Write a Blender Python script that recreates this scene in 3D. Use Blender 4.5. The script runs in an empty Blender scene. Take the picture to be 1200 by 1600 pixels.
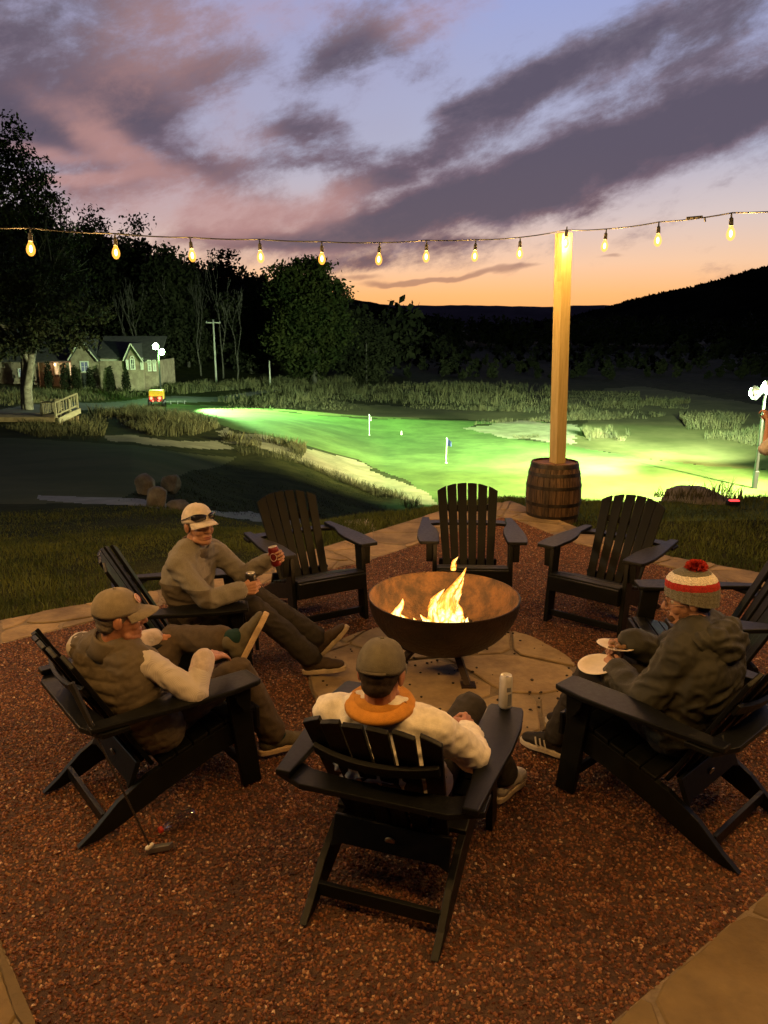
import bpy, bmesh, math, random
import numpy as np
from mathutils import Vector, Matrix, Euler, noise as mnoise

random.seed(7); rng = np.random.default_rng(7)
C = bpy.context.scene.collection
S = bpy.context.scene
R = math.radians

# ------------------------------------------------------------------ camera
PITCH, FPX, CAMH = R(13.6), 1202.0, 2.2
cam_d = bpy.data.cameras.new('camera'); cam = bpy.data.objects.new('camera', cam_d); C.objects.link(cam)
cam.location = (0, 0, CAMH); cam.rotation_euler = (R(90) - PITCH, 0, 0)
cam_d.sensor_fit = 'HORIZONTAL'; cam_d.sensor_width = 36; cam_d.lens = 36 * FPX / 1200
cam_d.clip_start = .05; cam_d.clip_end = 9000
S.camera = cam
BULB_W, FL1, FL2, FL3, YARD_W = 80.0, 480000, 1150000, 760000, 2200     # watts of each string bulb and of the two floodlights
S.view_settings.view_transform = 'Standard'; S.view_settings.look = 'None'
S.view_settings.exposure = 0; S.view_settings.gamma = 1; S.view_settings.use_curve_mapping = False
S.cycles.use_denoising = True
S.cycles.max_bounces = 6; S.cycles.transparent_max_bounces = 16
S.cycles.sample_clamp_indirect = 4
S.cycles.caustics_reflective = False; S.cycles.caustics_refractive = False

def ray(px, py):
    u = (px - 600) / FPX; v = (py - 800) / FPX
    return Vector((u, math.cos(PITCH) - v * math.sin(PITCH), -math.sin(PITCH) - v * math.cos(PITCH)))
def at(px, py, z=0.):
    d = ray(px, py); t = (z - CAMH) / d.z
    return Vector((d.x * t, d.y * t, z))
def atY(px, py, Y):
    d = ray(px, py); t = Y / d.y
    return Vector((d.x * t, Y, CAMH + d.z * t))
def azel(px, py):
    d = ray(px, py).normalized()
    return math.atan2(d.x, d.y), math.asin(d.z)

# ------------------------------------------------------------------ node helpers
class NT:
    def __init__(s, tree): s.t = tree; s.n = tree.nodes; s.l = tree.links
    def new(s, ty, **kw):
        n = s.n.new(ty)
        for k, v in kw.items(): setattr(n, k, v)
        return n
    def put(s, sock, v):
        if v is None: return
        if hasattr(v, 'is_output') or isinstance(v, bpy.types.NodeSocket): s.l.new(v, sock)
        else: sock.default_value = v
    def math(s, op, a, b=None, c=None, clamp=False):
        n = s.new('ShaderNodeMath', operation=op, use_clamp=clamp)
        for i, x in enumerate((a, b, c)):
            if x is not None: s.put(n.inputs[i], x)
        return n.outputs[0]
    def vmath(s, op, a, b=None):
        n = s.new('ShaderNodeVectorMath', operation=op); s.put(n.inputs[0], a)
        if b is not None: s.put(n.inputs[1], b)
        return n.outputs[0]
    def mix(s, f, a, b, blend='MIX'):
        n = s.new('ShaderNodeMix', data_type='RGBA', blend_type=blend)
        s.put(n.inputs['Factor'], f)
        s.put(n.inputs[6], a if not isinstance(a, tuple) else (*a[:3], 1)); s.put(n.inputs[7], b if not isinstance(b, tuple) else (*b[:3], 1))
        return n.outputs[2]
    def ramp(s, f, stops, interp='LINEAR'):
        n = s.new('ShaderNodeValToRGB'); s.put(n.inputs[0], f); n.color_ramp.interpolation = interp
        e = n.color_ramp.elements
        while len(e) < len(stops): e.new(.5)
        for el, (p, c) in zip(e, stops):
            el.position = p; el.color = (*c, 1) if len(c) == 3 else c
        return n.outputs[0]
    def noise(s, vec, scale, detail=3, rough=.5, dist=0.):
        n = s.new('ShaderNodeTexNoise'); s.put(n.inputs['Vector'], vec)
        n.inputs['Scale'].default_value = scale; n.inputs['Detail'].default_value = detail
        n.inputs['Roughness'].default_value = rough; n.inputs['Distortion'].default_value = dist
        return n
    def smooth(s, x, lo, hi):
        n = s.new('ShaderNodeMapRange', interpolation_type='SMOOTHSTEP')
        s.put(n.inputs[0], x); n.inputs[1].default_value = lo; n.inputs[2].default_value = hi
        return n.outputs[0]

def srgb(r, g, b):
    f = lambda c: (c / 255 / 12.92) if c / 255 <= .04045 else ((c / 255 + .055) / 1.055) ** 2.4
    return (f(r), f(g), f(b))

# ------------------------------------------------------------------ sky
W = bpy.data.worlds.new('World'); S.world = W; W.use_nodes = True
nt = NT(W.node_tree); nt.n.clear()
gen = nt.new('ShaderNodeTexCoord').outputs['Generated']
sep = nt.new('ShaderNodeSeparateXYZ'); nt.l.new(gen, sep.inputs[0])
dx, dy, dz = sep.outputs
az0 = nt.math('ARCTAN2', dx, dy); el0 = nt.math('ARCSINE', dz)
# band frame: long axis climbs to the right
th = R(17)
strv = nt.new('ShaderNodeCombineXYZ')
ax = nt.math('ADD', nt.math('MULTIPLY', az0, math.cos(th)), nt.math('MULTIPLY', el0, math.sin(th)))
ay = nt.math('SUBTRACT', nt.math('MULTIPLY', el0, math.cos(th)), nt.math('MULTIPLY', az0, math.sin(th)))
nt.l.new(nt.math('MULTIPLY', ax, .5), strv.inputs[0]); nt.l.new(ay, strv.inputs[1])
strv.inputs[2].default_value = 3.1
n1 = nt.noise(strv.outputs[0], 17, 10, .68, .15)
n3 = nt.noise(strv.outputs[0], 30, 8, .65, .2)
n2 = nt.noise(strv.outputs[0], 3.6, 4, .5, .3)
wz = nt.noise(strv.outputs[0], 7, 5, .58)
wsep = nt.new('ShaderNodeSeparateXYZ'); nt.l.new(wz.outputs['Color'], wsep.inputs[0])
az = nt.math('ADD', az0, nt.math('MULTIPLY', nt.math('SUBTRACT', wsep.outputs[0], .5), .15))
el = nt.math('ADD', el0, nt.math('MULTIPLY', nt.math('SUBTRACT', wsep.outputs[1], .5), .075))
def gauss(px, py, rx, ry, ang, amp):
    a0, e0 = azel(px, py); rx /= FPX; ry /= FPX; t = R(ang)
    da = nt.math('SUBTRACT', az, a0); de = nt.math('SUBTRACT', el, e0)
    u = nt.math('ADD', nt.math('MULTIPLY', da, math.cos(t) / rx), nt.math('MULTIPLY', de, math.sin(t) / rx))
    v = nt.math('SUBTRACT', nt.math('MULTIPLY', de, math.cos(t) / ry), nt.math('MULTIPLY', da, math.sin(t) / ry))
    q = nt.math('ADD', nt.math('MULTIPLY', u, u), nt.math('MULTIPLY', v, v))
    return nt.math('MULTIPLY', nt.math('EXPONENT', nt.math('MULTIPLY', q, -1.)), amp)
def total(lst):
    s = lst[0]
    for x in lst[1:]: s = nt.math('ADD', s, x)
    return s
clouds = total([gauss(*g) for g in [
    (960, 95, 190, 36, 21, 1.), (800, 150, 110, 34, 22, .8), (1200, 150, 200, 40, 15, 1.), (960, 235, 230, 44, 13, 1.05), (720, 185, 40, 22, 30, .5),
    (740, 310, 220, 34, 9, 1.05), (540, 362, 170, 24, 6, .9), (560, 275, 90, 26, 12, .7), (680, 240, 80, 20, 12, .6), (900, 322, 90, 18, 4, .6),
    (530, 95, 90, 36, 28, .85), (640, 25, 150, 36, 18, .4), (480, 190, 72, 18, 4, .75), (425, 243, 70, 20, 8, .6), (540, 235, 50, 14, 10, .5),
    (40, 90, 170, 120, 0, .9), (235, 190, 75, 34, -30, .75), (290, 268, 110, 24, -8, .65), (60, 190, 110, 40, 0, .5), (190, 300, 150, 26, 0, .45),
    (300, 50, 130, 50, 20, .35), (1180, 40, 80, 26, 25, .6), (560, 408, 110, 14, 3, .85), (400, 368, 120, 13, 3, .7), (330, 110, 80, 26, 20, .4), (700, 385, 60, 10, 2, .6)]])
streaks = total([gauss(*g) for g in [
    (700, 437, 75, 6, 2, .8), (795, 423, 50, 6, 6, .8), (942, 407, 30, 4, 5, .6), (610, 441, 60, 6, 3, .8), (560, 430, 50, 6, 4, .7)]])
pink = total([gauss(*g) for g in [
    (170, 215, 90, 22, -28, .9), (70, 232, 70, 13, 0, .8), (110, 278, 90, 10, 4, .9), (260, 330, 200, 60, 0, .7),
    (540, 290, 70, 30, 10, .6), (230, 80, 170, 70, 15, .6), (700, 20, 150, 34, 10, .55), (450, 20, 160, 40, 0, .35), (380, 200, 90, 50, 20, .35), (420, 330, 130, 30, 5, .6), (470, 395, 120, 20, 5, .5)]])
# clear dusk air: physical sky plus the long tail of twilight colours
nish = nt.new('ShaderNodeTexSky', sky_type='NISHITA', sun_disc=False)
nish.sun_elevation = R(-1.0); nish.sun_rotation = R(8); nish.dust_density = 2.0
e01 = nt.math('MULTIPLY', el0, 1 / R(60), clamp=True)
tw = nt.ramp(e01, [(0, srgb(255, 172, 92)), (.035, srgb(255, 188, 122)), (.07, srgb(244, 200, 166)), (.12, srgb(214, 196, 194)),
                   (.19, srgb(172, 176, 202)), (.33, srgb(154, 164, 212)), (.48, srgb(138, 148, 206)), (1, srgb(92, 106, 160))])
# warm only towards the sunset
sunw = nt.math('MULTIPLY', nt.math('ADD', nt.math('COSINE', nt.math('SUBTRACT', az0, R(7))), 1.), .5)
tw = nt.mix(nt.math('POWER', sunw, .8), srgb(60, 58, 92), tw)
clear = nt.mix(.05, tw, nish.outputs[0], 'ADD')
dens = nt.math('ADD', nt.math('MULTIPLY', clouds, 1.25), nt.math('MULTIPLY', nt.math('SUBTRACT', n1.outputs[0], .5), 2.9))
dens = nt.math('ADD', dens, nt.math('MULTIPLY', nt.math('SUBTRACT', n3.outputs[0], .5), 1.5))
dens = nt.math('ADD', dens, nt.math('MULTIPLY', nt.math('SUBTRACT', n2.outputs[0], .5), .6))
cover = nt.smooth(dens, .10, 1.25)
veil = nt.math('MULTIPLY', nt.smooth(nt.math('ADD', n2.outputs[0], nt.math('MULTIPLY', az0, -.35)), .35, .8), nt.smooth(el0, R(2.5), R(9)))
ccol = nt.ramp(e01, [(0, srgb(150, 96, 84)), (.07, srgb(122, 88, 92)), (.17, srgb(106, 84, 98)), (.34, srgb(101, 96, 109)), (.5, srgb(98, 97, 112)), (1, srgb(66, 66, 84))])
ccol = nt.mix(nt.math('MULTIPLY', nt.smooth(n3.outputs[0], .40, .72), .55), ccol, srgb(140, 122, 138))
ccol = nt.mix(nt.smooth(dens, .9, 1.7), ccol, srgb(86, 76, 92))
sky = nt.mix(nt.math('MULTIPLY', veil, .55), clear, srgb(172, 158, 178))
sky = nt.mix(nt.math('MULTIPLY', cover, .93), sky, ccol)
pk = nt.math('MULTIPLY', nt.smooth(nt.math('ADD', pink, nt.math('MULTIPLY', nt.math('SUBTRACT', n1.outputs[0], .5), 1.3)), .18, 1.15), .72)
sky = nt.mix(pk, sky, srgb(196, 148, 142))
stk = nt.smooth(nt.math('ADD', streaks, nt.math('MULTIPLY', nt.math('SUBTRACT', n1.outputs[0], .5), .5)), .25, .8)
sky = nt.mix(nt.math('MULTIPLY', stk, .6), sky, srgb(140, 96, 92))
# away from the afterglow, overhead and to the east, night has already come
west = nt.math('MULTIPLY', nt.smooth(nt.math('ADD', dy, nt.math('MULTIPLY', dx, .12)), -.15, .72), nt.math('SUBTRACT', 1., nt.math('MULTIPLY', nt.smooth(el0, R(20), R(48)), .92)))
sky = nt.mix(west, nt.mix(1., sky, (.05, .05, .06), 'MULTIPLY'), sky)
bg = nt.new('ShaderNodeBackground'); nt.l.new(sky, bg.inputs[0]); bg.inputs[1].default_value = 1.0
ow = nt.new('ShaderNodeOutputWorld'); nt.l.new(bg.outputs[0], ow.inputs[0])

# the sun has set just beyond the ridge: only a trace of direct warm light is left
sd = bpy.data.lights.new('sun', 'SUN'); sd.energy = .02; sd.angle = R(10); sd.color = (1, .6, .35)
so = bpy.data.objects.new('sun', sd); C.objects.link(so); so.rotation_euler = (R(88), 0, R(180 - 8)); so.location = (0, 0, 30)

# ------------------------------------------------------------------ geometry helpers
def prop(o, label=None, cat=None, group=None, kind=None):
    if label: o['label'] = label
    if cat: o['category'] = cat
    if group: o['group'] = group
    if kind: o['kind'] = kind
    return o
def thing(name, label, cat, loc=(0, 0, 0), rz=0., group=None):
    o = bpy.data.objects.new(name, None); C.objects.link(o); o.empty_display_size = .1
    o.location = loc; o.rotation_euler = (0, 0, rz)
    return prop(o, label, cat, group)
def mobj(name, verts, faces, mat=None, parent=None, smooth=False, bevel=0):
    me = bpy.data.meshes.new(name); me.from_pydata([tuple(v) for v in verts], [], faces); me.update()
    return meobj(name, me, mat, parent, smooth, bevel)
def meobj(name, me, mat=None, parent=None, smooth=False, bevel=0):
    o = bpy.data.objects.new(name, me); C.objects.link(o)
    if mat and not me.materials: me.materials.append(mat)
    if smooth: me.polygons.foreach_set('use_smooth', [True] * len(me.polygons))
    if parent: o.parent = parent
    if bevel:
        m = o.modifiers.new('bevel', 'BEVEL'); m.width = bevel; m.segments = 2; m.limit_method = 'ANGLE'; m.angle_limit = R(40)
    return o
def np_obj(name, V, F, mat, parent=None, smooth=False):
    """V (n,3), F (m,k) constant-size faces, fast."""
    V = np.asarray(V, np.float32); F = np.asarray(F, np.int32); k = F.shape[1]
    me = bpy.data.meshes.new(name); me.vertices.add(len(V)); me.vertices.foreach_set('co', V.ravel())
    me.loops.add(F.size); me.loops.foreach_set('vertex_index', F.ravel())
    me.polygons.add(len(F)); me.polygons.foreach_set('loop_start', np.arange(len(F), dtype=np.int32) * k)
    me.polygons.foreach_set('loop_total', np.full(len(F), k, np.int32))
    if smooth: me.polygons.foreach_set('use_smooth', np.ones(len(F), bool))
    me.update(calc_edges=True); me.validate()
    return meobj(name, me, mat, parent)
class G:
    """collects shapes, then links them as one mesh"""
    def __init__(s): s.v = []; s.f = []
    def add(s, vs, fs, M=None):
        o = len(s.v)
        s.v += [(M @ Vector(v)) if M is not None else Vector(v) for v in vs]
        s.f += [tuple(i + o for i in f) for f in fs]; return s
    def box(s, c, sz, M=None):
        x, y, z = (k / 2 for k in sz); c = Vector(c)
        vs = [c + Vector(p) for p in ((-x, -y, -z), (x, -y, -z), (x, y, -z), (-x, y, -z), (-x, -y, z), (x, -y, z), (x, y, z), (-x, y, z))]
        return s.add(vs, [(3, 2, 1, 0), (4, 5, 6, 7), (0, 1, 5, 4), (1, 2, 6, 5), (2, 3, 7, 6), (3, 0, 4, 7)], M)
    def prism(s, poly, ax0, ax1, M=None):
        """poly: list of 3D points (planar, ccw seen from +n), extruded by vector ax1, starting at offset ax0"""
        n = len(poly); a0 = Vector(ax0); a1 = Vector(ax1)
        vs = [Vector(p) + a0 for p in poly] + [Vector(p) + a0 + a1 for p in poly]
        fs = [tuple(range(n - 1, -1, -1)), tuple(range(n, 2 * n))] + [(i, (i + 1) % n, n + (i + 1) % n, n + i) for i in range(n)]
        return s.add(vs, fs, M)
    def tube(s, pts, rad, n=8, cap=True, M=None, closed=False):
        pts = [Vector(p) for p in pts]; m = len(pts)
        rad = list(rad) if hasattr(rad, '__len__') else [rad] * m
        up = None; vs = []; fs = []
        for i, p in enumerate(pts):
            if closed: t = (pts[(i + 1) % m] - pts[i - 1])
            else: t = pts[min(i + 1, m - 1)] - pts[max(i - 1, 0)]
            t = t.normalized() if t.length > 1e-9 else Vector((0, 0, 1))
            if up is None: up = Vector((0, 0, 1)) if abs(t.z) < .9 else Vector((1, 0, 0))
            a = t.cross(up); a = a.normalized() if a.length > 1e-6 else t.orthogonal().normalized()
            b = a.cross(t).normalized(); up = b
            for k in range(n):
                w = 2 * math.pi * k / n; vs.append(p + (a * math.cos(w) + b * math.sin(w)) * rad[i])
        rings = m if closed else m - 1
        for i in range(rings):
            for k in range(n):
                q = (i + 1) % m
                fs.append((i * n + k, i * n + (k + 1) % n, q * n + (k + 1) % n, q * n + k))
        if cap and not closed: fs += [tuple(range(n - 1, -1, -1)), tuple((m - 1) * n + k for k in range(n))]
        return s.add(vs, fs, M)
    def lathe(s, prof, n=24, M=None, cap=(True, True)):
        """prof: list (r,z)"""
        vs = []; fs = []
        for r, z in prof:
            for k in range(n):
                w = 2 * math.pi * k / n; vs.append((r * math.cos(w), r * math.sin(w), z))
        for i in range(len(prof) - 1):
            for k in range(n): fs.append((i * n + k, i * n + (k + 1) % n, (i + 1) * n + (k + 1) % n, (i + 1) * n + k))
        if cap[0]: fs.append(tuple(range(n - 1, -1, -1)))
        if cap[1]: fs.append(tuple((len(prof) - 1) * n + k for k in range(n)))
        return s.add(vs, fs, M)
    def ell(s, c, r, M=None, n=16, m=10):
        vs = [(0, 0, -1)]; fs = []
        for i in range(1, m):
            p = -math.pi / 2 + math.pi * i / m
            for k in range(n): w = 2 * math.pi * k / n; vs.append((math.cos(p) * math.cos(w), math.cos(p) * math.sin(w), math.sin(p)))
        vs.append((0, 0, 1))
        vs = [Vector((c[0] + v[0] * r[0], c[1] + v[1] * r[1], c[2] + v[2] * r[2])) for v in vs]
        for k in range(n): fs.append((0, 1 + (k + 1) % n, 1 + k)); fs.append((len(vs) - 1, 1 + (m - 2) * n + k, 1 + (m - 2) * n + (k + 1) % n))
        for i in range(m - 2):
            for k in range(n): fs.append((1 + i * n + k, 1 + i * n + (k + 1) % n, 1 + (i + 1) * n + (k + 1) % n, 1 + (i + 1) * n + k))
        return s.add(vs, fs, M)
    def cap(s, A, B, ra, rb, n=12):
        A = Vector(A); B = Vector(B); d = B - A; L = d.length
        t = d.normalized() if L > 1e-6 else Vector((0, 0, 1))
        pts = []; rad = []
        for i in range(4):
            w = math.pi / 2 * (1 - i / 4) if i else math.pi / 2 * .98
            pts.append(A - t * ra * math.sin(w)); rad.append(ra * math.cos(w) + 1e-4)
        pts.append(A); rad.append(ra); pts.append(B + t * 1e-5); rad.append(rb)
        for i in range(1, 5):
            w = math.pi / 2 * (i / 4) if i < 4 else math.pi / 2 * .98
            pts.append(B + t * rb * math.sin(w)); rad.append(rb * math.cos(w) + 1e-4)
        return s.tube(pts, rad, n)
    def build(s, name, mat, parent=None, smooth=False, bevel=0): return mobj(name, s.v, s.f, mat, parent, smooth, bevel)
def copy_tree(o, parent=None):
    c = o.copy(); C.objects.link(c)
    if parent: c.parent = parent
    for ch in list(o.children): copy_tree(ch, c)
    return c

# ------------------------------------------------------------------ materials
MATS = {}
def mat(name, col, rough=.6, var=.2, scale=8., bump=0., bscale=None, spec=.5, metal=0., col2=None, stretch=None, coat=0., detail=4, hue=None, rnd=0.):
    if name in MATS: return MATS[name]
    m = bpy.data.materials.new(name); m.use_nodes = True; MATS[name] = m
    t = NT(m.node_tree); bs = t.n['Principled BSDF']
    co = t.new('ShaderNodeTexCoord').outputs['Object']
    if stretch: co = t.vmath('MULTIPLY', co, stretch)
    nz = t.noise(co, scale, detail, .6)
    lo = tuple(c * (1 - var) for c in col); hi = tuple(min(1, c * (1 + var)) for c in col)
    if col2: lo, hi = col, col2
    f = t.smooth(nz.outputs[0], .3, .7)
    c = t.mix(f, lo, hi)
    fine = t.noise(co, scale * 7, 3, .6)
    c = t.mix(var * .9, c, t.ramp(fine.outputs[0], [(.3, (.25, .25, .25)), (.7, (1, 1, 1))]), 'MULTIPLY')
    if rnd:
        oi = t.new('ShaderNodeObjectInfo').outputs['Random']
        c = t.mix(1., c, t.ramp(oi, [(0, (1 - rnd, 1 - rnd * .95, 1 - rnd * .9)), (1, (1 + rnd, 1 + rnd * .85, 1 + rnd * .7))]), 'MULTIPLY')
    t.l.new(c, bs.inputs['Base Color'])
    r = t.math('ADD', t.math('MULTIPLY', t.math('SUBTRACT', fine.outputs[0], .5), .25), rough)
    t.l.new(r, bs.inputs['Roughness'])
    bs.inputs['Specular IOR Level'].default_value = spec; bs.inputs['Metallic'].default_value = metal
    if coat: bs.inputs['Coat Weight'].default_value = coat; bs.inputs['Coat Roughness'].default_value = .2
    if bump:
        bn = t.noise(co, bscale or scale * 4, 5, .6)
        b = t.new('ShaderNodeBump'); b.inputs['Strength'].default_value = bump; b.inputs['Distance'].default_value = .02
        t.l.new(bn.outputs[0], b.inputs['Height']); t.l.new(b.outputs[0], bs.inputs['Normal'])
    return m
def emit(name, col, strength, mixw=None):
    if name in MATS: return MATS[name]
    m = bpy.data.materials.new(name); m.use_nodes = True; MATS[name] = m
    t = NT(m.node_tree); t.n.clear()
    e = t.new('ShaderNodeEmission'); e.inputs[0].default_value = (*col, 1); e.inputs[1].default_value = strength
    o = t.new('ShaderNodeOutputMaterial')
    if mixw is None: t.l.new(e.outputs[0], o.inputs[0])
    else:
        tr = t.new('ShaderNodeBsdfTransparent'); mx = t.new('ShaderNodeMixShader'); mx.inputs[0].default_value = mixw
        t.l.new(tr.outputs[0], mx.inputs[1]); t.l.new(e.outputs[0], mx.inputs[2]); t.l.new(mx.outputs[0], o.inputs[0])
    return m
M_chair = mat('chair_plastic', (.0045, .0052, .0048), .46, .3, 6, .05, 60, spec=.22, stretch=(1, 1, 1), rnd=.35)
M_gravelbed = mat('gravel_bed', (.055, .026, .015), .9, .5, 30, .8, 90, col2=(.11, .055, .03))
M_mortar = mat('mortar', (.20, .155, .105), .95, .25, 12, .5, 60)
M_stone = mat('flagstone', (.17, .115, .058), .8, .3, 3.0, .5, 18, col2=(.33, .24, .125), rnd=.28)
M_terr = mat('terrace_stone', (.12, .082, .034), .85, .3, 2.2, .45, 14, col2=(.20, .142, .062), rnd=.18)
M_rough = mat('rough_grass', (.017, .021, .006), .95, .4, .9, .6, 5, col2=(.042, .043, .013), spec=.05)
M_green = mat('putting_grass', (.070, .112, .030), .9, .28, .35, .3, 12, spec=.08)
M_fair = mat('fairway_grass', (.062, .066, .022), .9, .3, .25, .2, 8, col2=(.105, .100, .040), spec=.08)
M_sand = mat('bunker_sand', (.21, .19, .12), .95, .25, .8, .4, 5, spec=.2)
M_conc = mat('concrete', (.25, .24, .21), .9, .2, 2, .2, 20)
M_road = mat('asphalt', (.045, .045, .048), .9, .25, .6, .2, 10)
M_patina = mat('dark_steel', (.016, .009, .006), .55, .4, 5, .4, 40, col2=(.040, .019, .010), metal=.2)  # outer patina, with the shade on the bowl's outside darkened into the colour
M_bare = mat('bare_bark', (.030, .026, .019), .95, .4, 3, .4, 14, col2=(.075, .066, .048))
M_steel = mat('rusted_steel', (.026, .014, .006), .65, .6, 9, .6, 46, col2=(.150, .074, .026), metal=.15)
M_soot = mat('sooty_log', (.03, .022, .018), .95, .5, 8, .6, 30)
M_wood = mat('post_timber', (.50, .395, .165), .65, .25, 3, .15, 30, col2=(.64, .52, .25), stretch=(14, 14, .8))
M_oak = mat('oak_stave', (.045, .025, .013), .6, .5, 4, .3, 30, col2=(.17, .105, .055), stretch=(12, 12, 1.2), rnd=.45)
M_hoop = mat('hoop_iron', (.06, .05, .042), .45, .4, 6, .2, 40, metal=.7)
M_bark = mat('pale_bark', (.13, .115, .085), .9, .5, 3, .6, 14, col2=(.33, .31, .25))
M_dbark = mat('dark_bark', (.05, .042, .032), .95, .4, 3, .5, 14)
M_leaf = mat('leaves', (.012, .020, .005), .8, .4, .35, col2=(.046, .048, .010))
M_leafd = mat('dark_leaves', (.009, .011, .005), .9, .4, .2, col2=(.022, .023, .010), spec=.1)
M_leafmid = mat('olive_leaves', (.010, .016, .004), .85, .4, .35, col2=(.032, .034, .008), spec=.1)
M_reed = mat('dry_tall_grass', (.035, .038, .012), .9, .4, .5, col2=(.10, .086, .032))
M_blade = mat('lawn_blades', (.048, .078, .014), .8, .4, 1.2, col2=(.135, .165, .034))
M_metal = mat('grey_metal', (.3, .3, .3), .4, .2, 6, metal=.8)
M_blk = mat('black_plastic', (.012, .012, .012), .45, .2, 10)
M_white = mat('white_paint', (.75, .73, .68), .6, .08, 8)
M_brick = mat('house_brick', (.17, .12, .085), .9, .3, 1.5, .3, 12, col2=(.30, .23, .16))
M_roof = mat('roof_shingle', (.045, .038, .036), .9, .3, 2, .3, 12)
M_deckw = mat('deck_timber', (.22, .155, .082), .75, .3, 3, .2, 14, col2=(.34, .25, .14))
M_rock = mat('boulder_rock', (.14, .12, .09), .9, .35, 3, .8, 9, col2=(.30, .27, .21))
M_hill = mat('wooded_hill', (.010, .011, .007), 1., .4, .02, spec=0.)
M_far = mat('far_ridge', (.10, .085, .105), 1., .2, .004, spec=0.)  # haze of the distant air is put into this lightened mauve colour
# ------------------------------------------------------------------ terrain
def fbm(x, y, sc, octv=4, seed=0):
    """vectorised value noise, about -1..1"""
    out = 0; a = 1.; tot = 0
    for o in range(octv):
        X = np.asarray(x) * sc; Y = np.asarray(y) * sc
        xi = np.floor(X).astype(np.int64); yi = np.floor(Y).astype(np.int64); fx = X - xi; fy = Y - yi
        fx = fx * fx * (3 - 2 * fx); fy = fy * fy * (3 - 2 * fy)
        def h(i, j):
            n = (i * 374761393 + j * 668265263 + (seed + o) * 974634777) & 0x7fffffff
            n = ((n ^ (n >> 13)) * 1274126177) & 0x7fffffff
            return ((n ^ (n >> 16)) & 0xffff) / 32767.5 - 1
        v = (h(xi, yi) * (1 - fx) + h(xi + 1, yi) * fx) * (1 - fy) + (h(xi, yi + 1) * (1 - fx) + h(xi + 1, yi + 1) * fx) * fy
        out = out + v * a; tot += a; a *= .5; sc *= 2.03
    return out / tot
COLS = {   # pixel column -> (forward distance, height)
    -400: [(4, 0), (7, -.2), (12, -.8), (17, -1.5), (38, -3.2), (50, -3.8), (62, -4.1), (95, -4.4), (118, -3.6), (200, 18), (300, 40), (450, 46), (700, 46)],
    0: [(4, 0), (5.6, -.06), (9, -.45), (15.5, -1.3), (17, -1.5), (38, -3.4), (50, -4.1), (62, -4.3), (95, -4.6), (118, -4), (200, 17), (300, 37), (450, 42), (700, 42)],
    200: [(4, 0), (6.1, -.06), (10, -.55), (15.5, -1.3), (17, -1.55), (30, -2.75), (36, -3.35), (40, -3.8), (58, -4.65), (80, -5.75), (105, -5.3), (122, -4.5), (200, 8), (300, 20), (450, 23), (700, 23)],
    400: [(4, 0), (6.9, -.06), (10, -.5), (14, -1.35), (20, -2.9), (28, -4.05), (36, -4.7), (42, -4.95), (50, -5.0), (62, -4.95), (80, -6.2), (110, -5.5), (135, -5), (200, 1), (300, 9), (450, 10), (700, 10)],
    600: [(4, 0), (8.1, -.05), (9.6, -.16), (12, -.75), (20, -3.1), (28, -5.0), (36, -6.2), (43, -6.75), (52, -7.0), (66, -6.95), (76, -6.85), (84, -7.1), (130, -7.1), (230, -6.9), (350, -6), (450, -3), (700, 0)],
    800: [(4, 0), (9.7, -.04), (10.6, -.15), (14, -1.1), (20, -3.3), (30, -5.7), (38, -6.8), (52, -7.0), (90, -7.05), (128, -7.0), (300, -7), (500, -6.5), (700, -5)],
    1000: [(4, 0), (7.4, -.02), (9, -.12), (11, -.3), (14, -1.3), (20, -3.4), (30, -5.7), (38, -6.8), (62, -6.95), (88, -7.0), (128, -7.0), (300, -6.9), (500, -6.8), (700, -6)],
    1200: [(4, 0), (6.6, -.02), (9, -.10), (11, -.22), (14, -1.2), (20, -3.4), (30, -5.7), (38, -6.8), (62, -6.95), (88, -7.0), (128, -7.0), (300, -6.8), (500, -6.5), (700, -6)],
    1600: [(4, 0), (6.6, -.02), (9, -.1), (11, -.3), (14, -1.2), (20, -3.4), (30, -5.7), (38, -6.8), (62, -6.95), (128, -7.0), (300, -6.5), (500, -6), (700, -5)]}
LD = np.linspace(math.log(2.5), math.log(700), 300)
TC = np.array([(k - 600) / FPX / 1.0 for k in COLS])
TAB = []
for k, pr in COLS.items():
    d = np.array([p[0] for p in pr]); z = np.array([p[1] for p in pr])
    zz = np.interp(LD, np.log(d), z)
    ker = np.hanning(9); ker /= ker.sum(); zz = np.convolve(np.pad(zz, 4, 'edge'), ker, 'valid')
    TAB.append(zz)
TAB = np.array(TAB)
def hgt(X, Y):
    X = np.asarray(X, float); Y = np.asarray(Y, float)
    t = np.clip(X / np.maximum(Y, 1.), TC[0], TC[-1] - 1e-6); l = np.clip(np.log(np.maximum(Y, 2.5)), LD[0], LD[-1] - 1e-6)
    i = np.clip(np.searchsorted(TC, t, 'right') - 1, 0, len(TC) - 2); f = (t - TC[i]) / (TC[i + 1] - TC[i]); f = f * f * (3 - 2 * f) * .6 + f * .4
    j = (l - LD[0]) / (LD[1] - LD[0]); j0 = np.clip(j.astype(int), 0, len(LD) - 2); g = j - j0
    z = (TAB[i, j0] * (1 - g) + TAB[i, j0 + 1] * g) * (1 - f) + (TAB[i + 1, j0] * (1 - g) + TAB[i + 1, j0 + 1] * g) * f
    amp = np.clip((Y - 11) / 60, 0, 1)
    z = z + fbm(X, Y, .06, 4, 3) * .28 * amp
    return z
def h1(x, y): return float(hgt(np.array([x]), np.array([y]))[0])
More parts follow.
